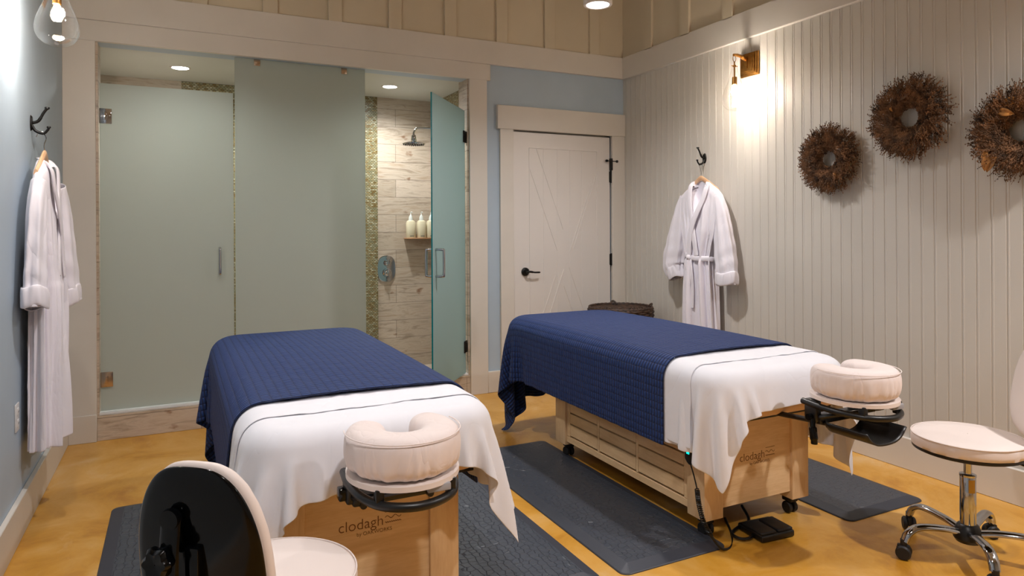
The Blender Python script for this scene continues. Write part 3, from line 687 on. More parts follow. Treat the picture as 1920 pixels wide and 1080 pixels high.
# ------------------------------------------------------------------ wreaths
def wreath(loc, R_, label, seed, leaves):
    R = random.Random(seed); t = thing('twig_wreath', label, 'wreath', loc, group='dried twig wreaths on the beadboard wall')
    b = BM(); ring = R_*.49
    tube(b, [(-.042, ring*math.cos(a), ring*math.sin(a)) for a in [2*PI*k/40 for k in range(40)]], .032, 10, closed=True)
    for i in range(1900):
        th = R.uniform(0, 2*PI); rr = ring+R.uniform(-.36, .34)*R_*.8; dp = R.uniform(.03, .14)*(1-.5*abs(R.random()-.5))
        sw = R.uniform(.1, 1.0)*(1 if R.random() < .85 else -1); ln = R.uniform(.035, .085)*(R_/.23)
        if rr < ring*.75: ln *= .7; sw = R.choice((1, 1, -1))*R.uniform(1.0, 1.5)
        ra = Vector((0, math.cos(th), math.sin(th))); tg = Vector((0, -math.sin(th), math.cos(th)))
        xs = .042+math.sqrt(max(0, .040**2-(rr-ring)**2)); p0 = ra*rr+Vector((-min(dp, xs)*1.0-(.002 if R.random() < .5 else R.uniform(-.01, .004)), 0, 0)); p0.x = -xs-.001 if R.random() < .55 else p0.x; d = (ra*math.cos(sw)+tg*math.sin(sw)+Vector((-R.uniform(.0, .7)*max(0, 1-rr/R_), 0, 0))).normalized()
        p1 = p0+d*ln*.5; p2 = p0+d*ln+Vector((-R.uniform(-.006, .012), R.uniform(-.008, .008), R.uniform(-.008, .008)))
        for q in (p0, p1, p2): q.x = min(-.004, q.x)
        tube(b, [p0, p1, p2], [.0016, .0012, .0008], 3, caps=False)
        for u in (.45, .6, .75, .9, 1.0):
            q = p1.lerp(p2, (u-.5)*2) if u > .5 else p0.lerp(p1, u*2)
            q = q+Vector((R.uniform(-.004, .004), R.uniform(-.004, .004), R.uniform(-.004, .004))); q.x = min(-.004, q.x); e = R.uniform(.002, .004)
            v = [b.verts.new(q+Vector(o)*e) for o in ((1, 0, 0), (0, 1, 0), (0, 0, 1.3), (-1, 0, 0), (0, -1, 0), (0, 0, -1.3))]
            for f in ((0, 1, 2), (1, 3, 2), (3, 4, 2), (4, 0, 2), (1, 0, 5), (3, 1, 5), (4, 3, 5), (0, 4, 5)): b.faces.new([v[j] for j in f])
    o = obj('twigs', b, M['twig'], t, smooth=False); o['kind'] = 'stuff'
    for li, (a, rr, ln, rot) in enumerate(leaves):
        th = math.radians(a); c = Vector((-.075, rr*math.cos(th), rr*math.sin(th))); d = Vector((0, math.cos(math.radians(rot)), math.sin(math.radians(rot)))); n = Vector((0, -d.z, d.y)); b = BM()
        rows = [[c+d*(ln*u)+n*(v*ln*.22*math.sin(PI*min(1, u*.96+.04))**.8)+Vector((-.012*math.sin(PI*u)-.006*abs(v), 0, 0)) for v in (-1, -.5, 0, .5, 1)] for u in [i/10 for i in range(11)]]
        grid(b, rows); lf = obj('dried_leaf', b, M['leaf'] if len(leaves) > 4 or li == 1 else M['leaf_dark'], t); lf.modifiers.new('th', 'SOLIDIFY').thickness = .001
wreath((XR, 2.715, 1.668), .205, 'smallest and lowest left wreath of dried twigs on the beadboard', 5, [(140, .09, .06, 190), (230, .10, .035, 250), (215, .11, .04, 200)])
wreath((XR, 2.232, 1.838), .222, 'middle and highest wreath of dried twigs on the beadboard', 6, [(70, .10, .09, 150), (30, .08, .03, 80), (160, .12, .06, 200)])
wreath((XR, 1.715, 1.705), .222, 'rightmost wreath of dried twigs with ochre leaves, cut by the photo edge', 7, [(62, .14, .085, 170), (50, .13, .08, 200), (-40, .15, .08, -75), (-52, .14, .08, -60), (-30, .15, .075, -95)])

# ------------------------------------------------------------------ wicker hamper in the corner
bx, by, bz = 3.10, 4.36, .655
t = thing('wicker_basket', 'dark round wicker basket in the corner behind the far massage table', 'basket', (bx, by, 0))
b = BM(); R = random.Random(9)
for lv in range(44):
    z = .01+lv*.0147; r0 = .20+.045*min(1, z/.6)
    tube(b, [((r0+.006*math.sin(16*a+PI*(lv % 2)))*math.cos(a), (r0+.006*math.sin(16*a+PI*(lv % 2)))*math.sin(a), z) for a in [2*PI*k/64 for k in range(64)]], .009, 6, closed=True)
obj('basket_wall', b, M['wicker'], t)
b = BM(); lathe(b, [(.001, bz-.022), (.21, bz-.020), (.235, bz-.006), (.236, bz-.03)], seg=48, caps=False)
for i in range(14):
    r0 = .02+i*.0165; tube(b, [((r0+.003*math.sin(12*a+i*PI))*math.cos(a), (r0+.003*math.sin(12*a+i*PI))*math.sin(a), bz-.016+.003*math.sin(10*a+i)) for a in [2*PI*k/48 for k in range(48)]], .007, 5, closed=True)
for q in range(3): tube(b, [(.243*math.cos(a), .243*math.sin(a), bz-.002+.007*math.sin(14*a+q*2.09)) for a in [2*PI*k/96 for k in range(96)]], .0075, 6, closed=True)
obj('basket_lid', b, M['wicker'], t)
for a0 in (-.35, 1.2): 
    b = BM(); tube(b, smooth_path([(.235*math.cos(a0-.12), .235*math.sin(a0-.12), bz), (.25*math.cos(a0), .25*math.sin(a0), bz+.022), (.235*math.cos(a0+.12), .235*math.sin(a0+.12), bz)]), .008, 6)
    obj('basket_handle', b, M['wicker'], t)

# ------------------------------------------------------------------ floor mats
def floor_mat(x0, x1, y0, y1, label):
    t = thing('floor_mat', label, 'floor mat', ((x0+x1)/2, (y0+y1)/2, 0), group='grey anti-fatigue mats beside the massage tables')
    hx, hy = (x1-x0)/2, (y1-y0)/2; b = BM(); rows = []
    def rr(ins, z, r=.035):
        out = []
        for (sx, sy, a0) in ((1, 1, 0), (-1, 1, 90), (-1, -1, 180), (1, -1, 270)):
            q = max(.002, r-ins*.6)
            for k in range(6):
                a = math.radians(a0+18*k); out.append((sx*(hx-ins-q)+q*math.cos(a), sy*(hy-ins-q)+q*math.sin(a), z))
        return out
    grid(b, [rr(0, 0), rr(0, .003), rr(.003, .006), rr(.048, .018), rr(.052, .019)], cv=True)
    obj('bevelled_edge', b, M['mat_edge'], t, angle=20)
    b = BM(); V = [b.verts.new(Vector(p)) for p in rr(.052, .019)]; b.faces.new(V); V2 = [b.verts.new(Vector(p)) for p in rr(.052, .0)]; b.faces.new(V2[::-1])
    for i in range(len(V)): b.faces.new((V[i], V2[i], V2[(i+1) % len(V)], V[(i+1) % len(V)]))
    obj('textured_top', b, M['mat'], t)
floor_mat(-.268, .20, 2.06, 3.60, 'dark floor mat along the left side of the near massage table')
floor_mat(.885, 1.385, 2.06, 3.58, 'dark floor mat along the right side of the near massage table')
floor_mat(1.462, 1.968, 2.045, 3.56, 'dark floor mat along the left side of the far massage table')
floor_mat(2.60, 3.112, 1.975, 3.50, 'dark floor mat between the far massage table and beadboard wall')

# ------------------------------------------------------------------ massage tables
TY = 2.12
def massage_table(label):
    t = thing('massage_table', label, 'massage table', (.545, TY, 0), group='wooden cabinet massage tables')
    CZ = .500
    for sx, y0 in ((-1, 0), (1, 0), (-1, 1.10), (1, 1.10)):
        x0, x1 = sorted((sx*.30, sx*.20)); b = BM(); box(b, (x0, y0, .080), (x1, y0+.105, CZ), .0025); lg = obj('leg', b, M['maple_v'], t)
        b = BM(); xc = sx*.245; yc = y0+.055
        box(b, (xc-.022, yc-.026, .052), (xc+.022, yc+.026, .082), .004)
        for s in (-1, 1): lathe(b, [(.001, -.009), (.022, -.009), (.026, -.005), (.026, .005), (.022, .009), (.001, .009)], seg=24, mx=Matrix.Translation((xc+s*.016, yc, .026)) @ Matrix.Rotation(PI/2, 4, 'Y'))
        obj('caster', b, M['rubber'], lg)
    for y0 in (.012, 1.168):                            # end panels
        b = BM(); box(b, (-.20, y0, .115), (.20, y0+.025, CZ), .001, 1); obj('end_panel', b, M['maple'], t)
    for sx in (-1, 1):                                   # slatted side panels, seen as boards between stiles
        b = BM(); xo = sx*.288; xi = sx*.270
        lo, hi = sorted((xo, xi))
        box(b, (lo, .105, .098), (hi, 1.10, .130), .001, 1)
        ys = [.105, .140, .455, .475, .780, .800, 1.065, 1.10]
        for k in (0, 2, 4, 6): box(b, (lo, ys[k]+.0015, .133), (hi, ys[k+1]-.0015, CZ), .001, 1)
        zs = [.133, .200, .2605, .316, .372, .430, CZ]
        for k in (1, 3, 5):
            ya, yb = ys[k], ys[k+1]
            for z0, z1 in zip(zs, zs[1:]): box(b, (lo, ya, z0+.0075), (hi, yb, z1), .001, 1)
        obj('side_panel', b, M['maple'], t)
        b = BM(); lo, hi = sorted((sx*.262, sx*.2655)); box(b, (lo, .105, .12), (hi, 1.10, CZ)); obj('slot_shade_sheet', b, M['dark'], t)  # dark sheet behind the slots, shade of the cabinet inside put into colour
    # engraved mark on both ends
    for sy, yf in ((1, .012),):
        b = BM()
        e = text_mesh('clodagh', .0475); merge(b, e, Matrix.Translation((-.098, yf-.0002, .289)) @ Matrix.Rotation(PI/2, 4, 'X'))
        e = text_mesh('by OAKWORKS', .0165); merge(b, e, Matrix.Translation((-.040, yf-.0002, .268)) @ Matrix.Rotation(PI/2, 4, 'X'))
        tube(b, [(.052, yf, .328), (.105, yf, .329)], .0011, 6)
        tube(b, [(.052+.053*u/20, yf, .311+.0045*math.sin(u/20*PI*4)) for u in range(21)], .0011, 6)
        tube(b, [(.052+.053*u/40, yf, .295+.002*math.sin(u/40*PI*16)) for u in range(41)], .0011, 6)
        obj('engraved_lettering', b, M['engraved'], t, smooth=False)
    b = BM(); box(b, (-.31, -.11, .500), (.31, 1.64, .515), .004); obj('deck', b, M['black'], t)
    b = BM(); rows = []
    for k in range(15):                                  # pad with rounded corners in plan and soft edges
        ins, z = (.07*(1-math.sin(PI/2*k/7)), .5155+.07*(1-math.cos(PI/2*k/7))) if k <= 7 else (.07*(1-math.cos(PI/2*(k-7)/7)), .646+.07*math.sin(PI/2*(k-7)/7))
        q = .14-ins; row = []
        for sx, sy, a0 in ((1, 1, 0), (-1, 1, 90), (-1, -1, 180), (1, -1, 270)):
            for j in range(9):
                a = math.radians(a0+90*j/8); row.append((sx*.24+q*math.cos(a), .7625+sy*.8075+q*math.sin(a), z))
        rows.append(row)
    grid(b, rows, cv=True, caps=True); obj('mattress', b, M['beige_cloth'], t)
    return t
tb1 = massage_table('near massage table with navy blanket, directly beside the black-backed stool')
tb2 = copy_tree(tb1); tb2.location = (2.215, TY, 0); tb2['label'] = 'massage table with navy blanket, nearer the beadboard wall and wreaths'
for c_ in tb1.children:
    if c_.name.startswith('engraved'): c_.location.z = .042


# ---- cloth: position based relaxation of a rectangular sheet over the table
def drape(x0, x1, y0, y1, step, lift, solids, seed, iters=330, rot=0, tilt=0, wav=.004, pin=None, stiff=1.0):
    R = np.random.RandomState(seed)
    nx = int(round((x1-x0)/step))+1; ny = int(round((y1-y0)/step))+1
    gx = np.linspace(x0, x1, nx); gy = np.linspace(y0, y1, ny)
    U, V = np.meshgrid(gx, gy, indexing='ij'); sx = gx[1]-gx[0]; sy = gy[1]-gy[0]
    P = np.stack([U, V+rot*(U-solids[0][0][0]), np.full_like(U, 0)], -1)
    ztop = solids[0][3]+lift
    P[..., 2] = ztop+R.uniform(-1, 1, U.shape)*.002
    # start the overhang already bent down a little and wavy
    c, h, r = solids[0][0], solids[0][1], solids[0][2]
    ox = np.maximum(0, np.abs(P[..., 0]-c[0])-h[0]); oy = np.maximum(0, np.abs(P[..., 1]-c[1])-h[1])
    P[..., 2] -= .35*np.hypot(ox, oy); P[..., 0] += .02*np.sin(P[..., 1]*17+seed)*(ox > 0)*ox*2+wav*np.sin(V*41+seed)*(ox > 0); P[..., 1] += .012*np.sin(P[..., 0]*9+seed)*(oy > 0)*oy*2
    fixed = (np.abs(P[..., 0]-c[0]) < h[0]-.09) & (np.abs(P[..., 1]-c[1]) < h[1]-.09)
    P0 = P.copy()
    if pin is not None: fixed |= pin(U, V)
    W = np.where(fixed, 0., 1.)[..., None]; Q = P.copy()
    def con(A, B, L, k):
        pa, pb = P[A], P[B]; wa, wb = W[A], W[B]; d = pb-pa; l = np.linalg.norm(d, axis=-1, keepdims=True)+1e-9
        s = (wa+wb); s[s == 0] = 1; cr = d*((l-L)/l/s*k); P[A] += cr*wa; P[B] -= cr*wb
    S = slice
    C = []
    for o in (0, 1):
        C.append((((S(o, nx-1, 2), S(None)), (S(o+1, nx, 2), S(None))), sx, 1)); C.append((((S(None), S(o, ny-1, 2)), (S(None), S(o+1, ny, 2))), sy, 1))
    dg = math.hypot(sx, sy)
    for o in (0, 1):
        a = S(o, nx-1, 2); a1 = S(o+1, nx, 2)
        C.append((((a, S(0, ny-1)), (a1, S(1, ny))), dg, .5)); C.append((((a, S(1, ny)), (a1, S(0, ny-1))), dg, .5))
    for o in (0, 1, 2, 3):
        C.append((((S(o, nx-2, 4), S(None)), (S(o+2, nx, 4), S(None))), 2*sx, .12*stiff)); C.append((((S(None), S(o, ny-2, 4)), (S(None), S(o+2, ny, 4))), 2*sy, .12*stiff))
    C = [((tuple(np.s_[x] for x in a), tuple(np.s_[x] for x in b_)), L, k) for (a, b_), L, k in C]
    def even(A, B):
        sh = [min(len(range(*a.indices(n))), len(range(*b_.indices(n)))) for a, b_, n in zip(A, B, (nx, ny))]
        f = lambda X: tuple(slice(x.indices(n)[0], x.indices(n)[0]+(m-1)*x.indices(n)[2]+1, x.indices(n)[2]) for x, n, m in zip(X, (nx, ny), sh))
        return f(A), f(B)
    C = [(even(*ab), L, k) for ab, L, k in C]
    for it in range(iters):
        Vv = (P-Q)*.965; Q = P.copy(); P += (Vv+np.array([0, 0, -.0011]))*W
        for sub in range(6):
            for (A, B), L, k in C: con(A, B, L, k)
            for (cc, hh, rr, zt, ll) in solids:
                cc_ = np.array(cc); q = P-cc_
                if zt:                                   # pad: outline rounded in plan
                    RC = .14; a2 = np.abs(q[..., :2])-(np.array(hh)[:2]-RC); m2 = np.maximum(a2, 0); l2 = np.linalg.norm(m2, axis=-1); dxy = l2+np.minimum(a2.max(-1), 0)-RC
                    w0 = dxy+rr; w1 = np.abs(q[..., 2])-hh[2]+rr; p0 = np.maximum(w0, 0); p1 = np.maximum(w1, 0); lw = np.hypot(p0, p1)
                    dist = lw+np.minimum(np.maximum(w0, w1), 0)-rr-lift*ll
                    hit = (dist < 0) & (~fixed)
                    if not hit.any(): continue
                    n2 = np.where(l2[..., None] > 1e-9, m2/np.maximum(l2, 1e-9)[..., None], np.stack([a2[..., 0] >= a2[..., 1], a2[..., 0] < a2[..., 1]], -1).astype(float))*np.sign(q[..., :2])
                    c0 = np.where(lw > 1e-9, p0/np.maximum(lw, 1e-9), (w0 >= w1)*1.); c1 = np.where(lw > 1e-9, p1/np.maximum(lw, 1e-9), (w0 < w1)*1.)
                    n = np.concatenate([n2*c0[..., None], (c1*np.sign(q[..., 2]))[..., None]], -1)
                    P[hit] -= n[hit]*dist[hit][:, None]
                    if sub == 5: Q[hit] = P[hit]-(P-Q)[hit]*.35
                    continue
                bb = np.array(hh)-rr; aq = np.abs(q)-bb; mx = np.maximum(aq, 0); ln = np.linalg.norm(mx, axis=-1)
                inside = np.minimum(aq.max(-1), 0); dist = ln+inside-rr-lift*ll
                hit = (dist < 0) & (~fixed)
                if not hit.any(): continue
                n = np.zeros_like(P); outm = ln > 1e-9; n[outm] = (mx/np.maximum(ln, 1e-9)[..., None]*np.sign(q))[outm]
                ax = aq.argmax(-1); im = ~outm
                for a_ in range(3):
                    m_ = im & (ax == a_); n[m_, a_] = np.sign(q[m_][:, a_])
                P[hit] -= n[hit]*dist[hit][:, None]
                if sub == 5:
                    dv = (P-Q)[hit]; Q[hit] = P[hit]-dv*.35
            low = P[..., 2] < .012; P[low, 2] = .012
    return P, U, V
def cloth_obj(name, P, U, V, m, off, label, cat, group, thick, lv=1, dome=0, flare=0, fy=0):
    nx, ny = U.shape; me = bpy.data.meshes.new(name)
    if flare or fy:
        P = P.copy(); dz = np.maximum(0, .66-P[..., 2]); wgt = np.exp(-np.maximum(0, P[..., 1]-(TY-.1))/.5)
        P[..., 0] += flare*dz*wgt*np.clip((P[..., 0]-off[0])/.36, -1, 1)**3; P[..., 1] -= fy*dz*np.exp(-np.maximum(0, P[..., 1]-(TY-.2))/.15)
    if dome:
        k = np.clip(1-((P[..., 0]-off[0])/.38)**2, 0, 1)*np.clip(np.sin(np.clip((P[..., 1]-TY+.1)/1.75, 0, 1)*PI), 0, 1); P = P.copy(); P[..., 2] += dome*k*(P[..., 2] > .70)
    if name == 'top_sheet': P[..., 1] += (.005*np.sin(U*13+off[0]*9)+.003*np.sin(U*31))*np.clip((.12-(V-V.min()))/.12, 0, 1)
    vs = (P-np.array(off)).reshape(-1, 3); idx = np.arange(nx*ny).reshape(nx, ny)
    fs = np.stack([idx[:-1, :-1], idx[1:, :-1], idx[1:, 1:], idx[:-1, 1:]], -1).reshape(-1, 4)
    me.from_pydata(vs.tolist(), [], fs.tolist()); uv = me.uv_layers.new(name='UVMap')
    lu = np.stack([U.reshape(-1)[fs.reshape(-1)], V.reshape(-1)[fs.reshape(-1)]], -1); uv.data.foreach_set('uv', lu.reshape(-1).astype(np.float32))
    me.polygons.foreach_set('use_smooth', [True]*len(me.polygons)); me.materials.append(m)
    o = bpy.data.objects.new(name, me); COL.objects.link(o); o.location = off
    s = o.modifiers.new('thickness', 'SOLIDIFY'); s.thickness = thick; s.offset = 0
    subsurf(o, lv); tag(o, label, cat, group); return o
def dress(xc, seed, names, sheet_r, sheet_l, front, bl_side, bl_end, tilt, flare):
    c = (xc, TY+.7625, .6155); slab = (c, (.380, .9475, .1005), .07, .716, 1); cab = ((xc, TY+.60, .26), (.302, .603, .26), .01, 0, 1)
    y0, y1 = TY-.185, TY+1.71
    P, U, V = drape(xc-.38-sheet_l, xc+.38+sheet_r, y0-front, y0+.42, .0155, .005, [slab, cab], seed, rot=tilt)
    cloth_obj('bed_sheet', P, U, V, M['sheet'], (xc, y0, .716), names[0], 'sheet', None, .0022, dome=.010, flare=flare, fy=.10)
    P, U, V = drape(xc-.38-sheet_l*.98, xc+.38+sheet_r*.93, y0+.165, y0+.355, .0155, .009, [slab, cab], seed+1, iters=300, tilt=tilt, wav=.012)
    cloth_obj('top_sheet', P, U, V, M['sheet'], (xc, y0+.2, .725), names[1], 'sheet', None, .0035, dome=.010, flare=flare)
    P, U, V = drape(xc-.38-bl_side, xc+.38+bl_side, y0+.315, y1+bl_end, .021, .016, [slab, cab], seed+2, iters=340, tilt=tilt, stiff=2.5)
    cloth_obj('quilted_blanket', P, U, V, M['quilt'], (xc, TY+.8, .73), names[2], 'blanket', None, .007, dome=.028, flare=flare)
dress(.545, 3, ('white bed sheet hanging over the near massage table front', 'turned-down white sheet band on the near massage table', 'navy quilted blanket on the near massage table, left of the photo centre'), .275, .325, .135, .335, .43, .055, .17)
dress(2.215, 14, ('white bed sheet hanging over the far massage table front beside the logo', 'turned-down white sheet band on the massage table by the beadboard wall', 'navy quilted blanket on the massage table nearer the beadboard wall'), .33, .275, .115, .325, .47, .03, .0)

# ---- face cradles
def cradle(xc, yc, label, shelf, rz=0):
    t = thing('face_cradle', label, 'face cradle', (xc, yc, .612), rz); t.scale = (1.1, 1.1, 1.12)
    b = BM(); rows = []; n = 140; R = random.Random(int(xc*100))
    zt = .085; A0, A1 = math.radians(118), math.radians(422)   # opening faces +y (towards table)
    for i in range(n+1):
        u = i/n; th = A0+(A1-A0)*u; e = min(u, 1-u)*n; cap = min(1, math.sqrt(max(0, 1-(1-min(1, e/15))**2)))
        rc = .083; cx, cy = rc*math.cos(th)*1.06, rc*math.sin(th)*1.12-.01
        er = Vector((math.cos(th)*1.06, math.sin(th)*1.12, 0)).normalized(); row = []
        for k in range(36):
            al = 2*PI*k/36; ca, sa = math.cos(al), math.sin(al)
            hx = .051*math.copysign(abs(ca)**.72, ca)*max(.03, cap); hz_ = .051*math.copysign(abs(sa)**.62, sa)*max(.05, cap**.6)
            g = 0
            if sa < .35: g = (.0026*math.sin(i*1.05+math.sin(i*.27)*2.2)+.0018*math.sin(i*.47+1))*min(1, (.35-sa)*1.1)*min(1, cap)
            pinch = 1-.16*max(0, -sa)**1.5
            row.append(Vector((cx, cy, zt))+er*((hx+g*math.copysign(1, ca))*pinch)+Vector((0, 0, hz_)))
        rows.append(row)
    grid(b, rows, cv=True, caps=True)
    subsurf(obj('cushion', b, M['cradle_cloth'], t, angle=80), 1)
    # piping seam round the top edge and gathered elastic below
    b = BM(); sm = []
    for i in range(22, n-21):
        u = i/n; th = A0+(A1-A0)*u; er = Vector((math.cos(th)*1.06, math.sin(th)*1.12, 0)).normalized(); sm.append(Vector((.083*math.cos(th)*1.06, .083*math.sin(th)*1.12-.01, zt+.0405))+er*.0495)
    tube(b, sm, .0014, 6); obj('seam', b, M['cradle_cloth'], t)
    b = BM(); outer = [(.128*math.cos(a)*1.05, .128*math.sin(a)*1.1-.01, 0) for a in [A0+(A1-A0)*k/44 for k in range(45)]]; inner = [(.045*math.cos(a)*1.05, .045*math.sin(a)*1.1-.01, 0) for a in [A0+(A1-A0)*k/44 for k in range(45)]]
    grid(b, [[(x, y, z) for x, y, _ in L_] for L_, z in ((inner, .022), (inner, .034), (outer, .034), (outer, .022))], cu=True); obj('base_plate', b, M['vinyl'], t)
    b = BM()                                              # black tubular frame
    ringp = [(-.118, .10, .004), (-.122, .03, .0), (-.112, -.06, -.004), (-.075, -.125, -.008), (0, -.152, -.01), (.075, -.125, -.008), (.112, -.06, -.004), (.122, .03, 0), (.118, .09, .004)]
    tube(b, smooth_path(ringp, 6), .0105, 12)
    for sx in (-1, 1):
        box(b, (sx*.085-.010, -.118, -.016), (sx*.085+.010, -.095, .026), .003)
    obj('tube_frame', b, M['black'], t)
    b = BM()
    for sx in (-1, 1):
        tube(b, [(sx*.085, .03, -.060), (sx*.085, .30, -.082)], .009, 10)
        box(b, (sx*.11-.014, .04, -.058), (sx*.11+.014, .09, .016), .006)
    box(b, (-.11, .035, -.064), (.11, .085, -.038), .006); tube(b, smooth_path([(-.11, .07, -.05), (-.10, .01, -.03), (-.06, -.05, -.01), (-.02, -.10, .01)]), .008, 8); tube(b, smooth_path([(.11, .07, -.05), (.10, .01, -.03), (.06, -.05, -.01), (.02, -.10, .01)]), .008, 8)
    obj('bracket', b, M['black'], t)
    b = BM()
    if not shelf: box(b, (-.14, .05, -.05), (-.105, .08, -.02), .004)
    else: tube(b, smooth_path([(-.125, .055, -.045), (-.128, .05, -.075), (-.128, .045, -.115), (-.128, .045, -.128)]), [.009]*8+[.013]*8+[.011]*8+[.006], 12); tube(b, [(-.14, .06, -.04), (-.10, .06, -.04)], .011, 10)
    obj('lever', b, M['gloss_black'], t)
    b = BM(); box(b, (.02, -.138, .008), (.075, -.126, .024), .002); obj('label_tag', b, M['label'], t)
    if shelf:
        b = BM(); rows = []
        for i in range(13):
            v = i/12; y = .03-.16*v
            rows.append([((-.10+.20*k/16), y, -.092-.010*math.sin(PI*k/16)+(.035*abs(k/8-1)**4)) for k in range(17)])
        grid(b, rows); o = obj('armrest_sling', b, M['black'], t); o.modifiers.new('th', 'SOLIDIFY').thickness = .006
    return t
cradle(.537, 1.755, 'cream horseshoe face cradle on the near massage table', False)
cradle(2.265, 1.715, 'cream horseshoe face cradle on the massage table by the beadboard wall', True)

# ------------------------------------------------------------------ rolling stools
def stool_base(t, zs, a0):
    b = BM()
    lathe(b, [(.001, .062), (.042, .062), (.05, .075), (.046, .105), (.036, .125), (.030, .13), (.001, .13)], seg=30); obj('hub', b, M['black'], t)
    for k in range(5):
        a = math.radians(a0+72*k); d = Vector((math.cos(a), math.sin(a), 0)); b = BM()
        P = smooth_path([d*.035+Vector((0, 0, .098)), d*.10+Vector((0, 0, .112)), d*.19+Vector((0, 0, .118)), d*.235+Vector((0, 0, .098)), d*.252+Vector((0, 0, .066))], 6); n = len(P); side = Vector((-d.y, d.x, 0)); rows = []
        for i, p in enumerate(P):
            tg = (P[min(i+1, n-1)]-P[max(i-1, 0)]).normalized(); nn = side.cross(tg)
            rows.append([p+side*(.019*math.cos(q))+nn*(.012*math.sin(q)) for q in [2*PI*j/14 for j in range(14)]])
        grid(b, rows, cv=True, caps=True); lg = obj('leg', b, M['chrome'], t)
        b = BM(); c = d*.255; rr = Matrix.Translation((c.x, c.y, 0)) @ Matrix.Rotation(a+.9, 4, 'Z')
        tmp = BM(); tube(tmp, [(0, 0, .045), (0, 0, .075)], .012, 12)
        tmp2 = BM(); lathe(tmp2, [(.001, -.0085), (.022, -.0085), (.027, -.003), (.027, .003), (.022, .0085), (.001, .0085)], seg=24)
        for s in (-1, 1):
            t3 = tmp2.copy(); merge(b, t3, rr @ Matrix.Translation((s*.0155, 0, .0272)) @ Matrix.Rotation(PI/2, 4, 'Y'))
        tmp2.free(); merge(b, tmp, rr); tb = BM(); box(tb, (-.007, -.022, .02), (.007, .022, .055), .004); merge(b, tb, rr)
        obj('caster', b, M['rubber'], lg)
    b = BM(); lathe(b, [(.027, .12), (.0275, .128), (.0275, zs-.155), (.026, zs-.152)], seg=28); obj('column', b, M['chrome'], t)
    b = BM(); lathe(b, [(.014, zs-.16), (.014, zs-.055)], seg=20); lathe(b, [(.026, zs-.158), (.029, zs-.157), (.029, zs-.15), (.02, zs-.148)], seg=28); obj('gas_lift', b, M['chrome'], t)
    b = BM(); rows = [[((.0282)*math.cos(q), .0282*math.sin(q), z) for q in [math.radians(215+50*k/8) for k in range(9)]] for z in (zs-.215, zs-.165)]; grid(b, rows); obj('sticker', b, M['amber'], t)
    b = BM(); box(b, (-.06, -.06, zs-.066), (.06, .06, zs-.058), .002); lathe(b, [(.028, zs-.066), (.024, zs-.085), (.001, zs-.086)], seg=24); box(b, (.055, -.075, zs-.085), (.115, -.045, zs-.062), .006)
    obj('seat_plate', b, M['black'], t)
    b = BM(); lathe(b, [(.001, zs-.060), (.178, zs-.060), (.187, zs-.056), (.187, zs-.046), (.001, zs-.045)], seg=64); obj('seat_rim', b, M['black'], t)
    b = BM(); rows = []
    for r, z in ((.180, zs-.047), (.188, zs-.044), (.190, zs-.03), (.190, zs-.010), (.187, zs-.003), (.180, zs+.001), (.12, zs+.004), (.002, zs+.006)):
        rows.append([((r+(.0015*math.sin(a*9+math.sin(a*4)*3) if r > .187 else 0))*math.cos(a), (r+(.0015*math.sin(a*9+math.sin(a*4)*3) if r > .187 else 0))*math.sin(a), z) for a in [2*PI*k/96 for k in range(96)]])
    grid(b, rows, cv=True); tube(b, [(.1895*math.cos(a), .1895*math.sin(a), zs-.002) for a in [2*PI*k/96 for k in range(96)]], .0022, 6, closed=True)
    obj('seat', b, M['vinyl'], t, angle=60)
